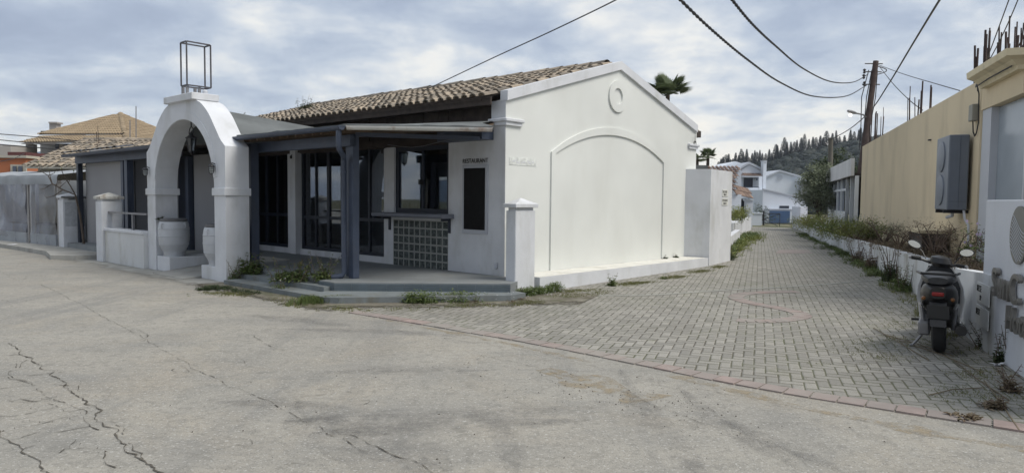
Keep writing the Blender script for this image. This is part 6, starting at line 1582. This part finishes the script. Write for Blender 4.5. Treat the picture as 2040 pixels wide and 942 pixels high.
wo_=wd_.build('wood',lf_hill); tag(wo_,'dense blue green wood covering the hillside',None,None,'stuff')
# cypresses on the ridge
def cyproto(seed,label,broad):
    random.seed(seed); t=thing('cypress_tree',(0,0,0),label,'tree','cypresses along the hill ridge'); m=MB(); m.tube([(0,0,-1),(0,0,11)],[.35,.08],6); m.build('trunk',barkm,t)
    m=MB()
    for k in range(1500):
        z=random.random()**.95*12.8; r=(1.7 if not broad else 2.9)*(1-z/13.3)**.62*(.6+.4*min(1,z/2.2))*.9*(1+.25*mnoise.noise(Vector((z*.7,k*.01,seed)))); a=random.uniform(0,2*PI)
        q=Vector((math.cos(a)*r*random.uniform(.5,1.05),math.sin(a)*r*random.uniform(.5,1.05),z)); leaf(m,q,Vector((math.cos(a)*.4,math.sin(a)*.4,1)),random.uniform(.5,1.0)*(1.15-z/16),.4*(1.15-z/16),0)
    m.build('crown',lf_cyp,t); return t
ridge_u=[(1432,312,9),(1437,310,8),(1441,303,11),(1447,303,10),(1452,302,13),(1456,312,9),(1461,306,10),(1466,300,13),(1472,310,9),(1477,295,13),(1481,303,11),(1488,292,13),(1493,310,9),(1499,294,13),(1504,294,14),(1508,300,12),(1514,297,12),(1519,301,11),(1526,297,13),(1533,291,13),(1538,296,12),(1546,287,13),(1549,281,13),(1555,292,13),(1563,276,12),(1568,281,12),(1576,280,10),(1583,280,10),(1588,276,12),(1597,268,13),(1603,269,12),(1612,272,10),(1620,270,10),(1626,272,9),(1635,262,13),(1640,270,9),(1647,263,12),(1659,258,12),(1666,261,13),(1673,262,13),(1683,264,11),(1695,254,13),(1702,262,9),(1711,256,12),(1715,250,12)]
protos=[]
def ordin(i):
    n=i+1; return str(n)+('th' if 10<n%100<14 else {1:'st',2:'nd',3:'rd'}.get(n%10,'th'))
for i,(u,v,h) in enumerate(ridge_u):
    Y=372+random.uniform(-4,6)
    top=at(u,v,Y); ground=hz(top.x,min(Y,400)); s=max(.5,(top.z-ground)/13.2)
    lab=('dark narrow cypress, %s' if i%3 else 'dark broader conifer, %s')%ordin(i)+' tree from the left on the hill ridge'
    sx_=min(s,1.3)*random.uniform(1.0,1.5)
    if i<4: o=cyproto(100+i,lab,i%3==0); o.location=(top.x,top.y,ground); protos.append(o)
    else: o=copy_tree(protos[(i%3==0)*0+ (0 if i%3==0 else 1+i%2)],(top.x,top.y,ground),random.uniform(0,6),lab)
    o.scale=(sx_,sx_,s*random.uniform(.78,1.06)); o['group']='cypresses along the hill ridge'
bpy.context.view_layer.update()
# ================================================================== AIR
hzm=bpy.data.materials.new('thin_air_haze'); hzm.use_nodes=True; t_=hzm.node_tree; t_.nodes.clear()
ho=t_.nodes.new('ShaderNodeOutputMaterial'); hv=t_.nodes.new('ShaderNodeVolumePrincipled'); t_.links.new(hv.outputs[0],ho.inputs['Volume'])
hv.inputs['Color'].default_value=(.80,.88,1,1); hv.inputs['Density'].default_value=.00022; hv.inputs['Anisotropy'].default_value=.2
m=MB(); m.box(-640,640,-75,720,-5,72); ho_=m.build('haze',hzm); ho_['kind']='stuff'; ho_['label']='thin pale haze in the air'
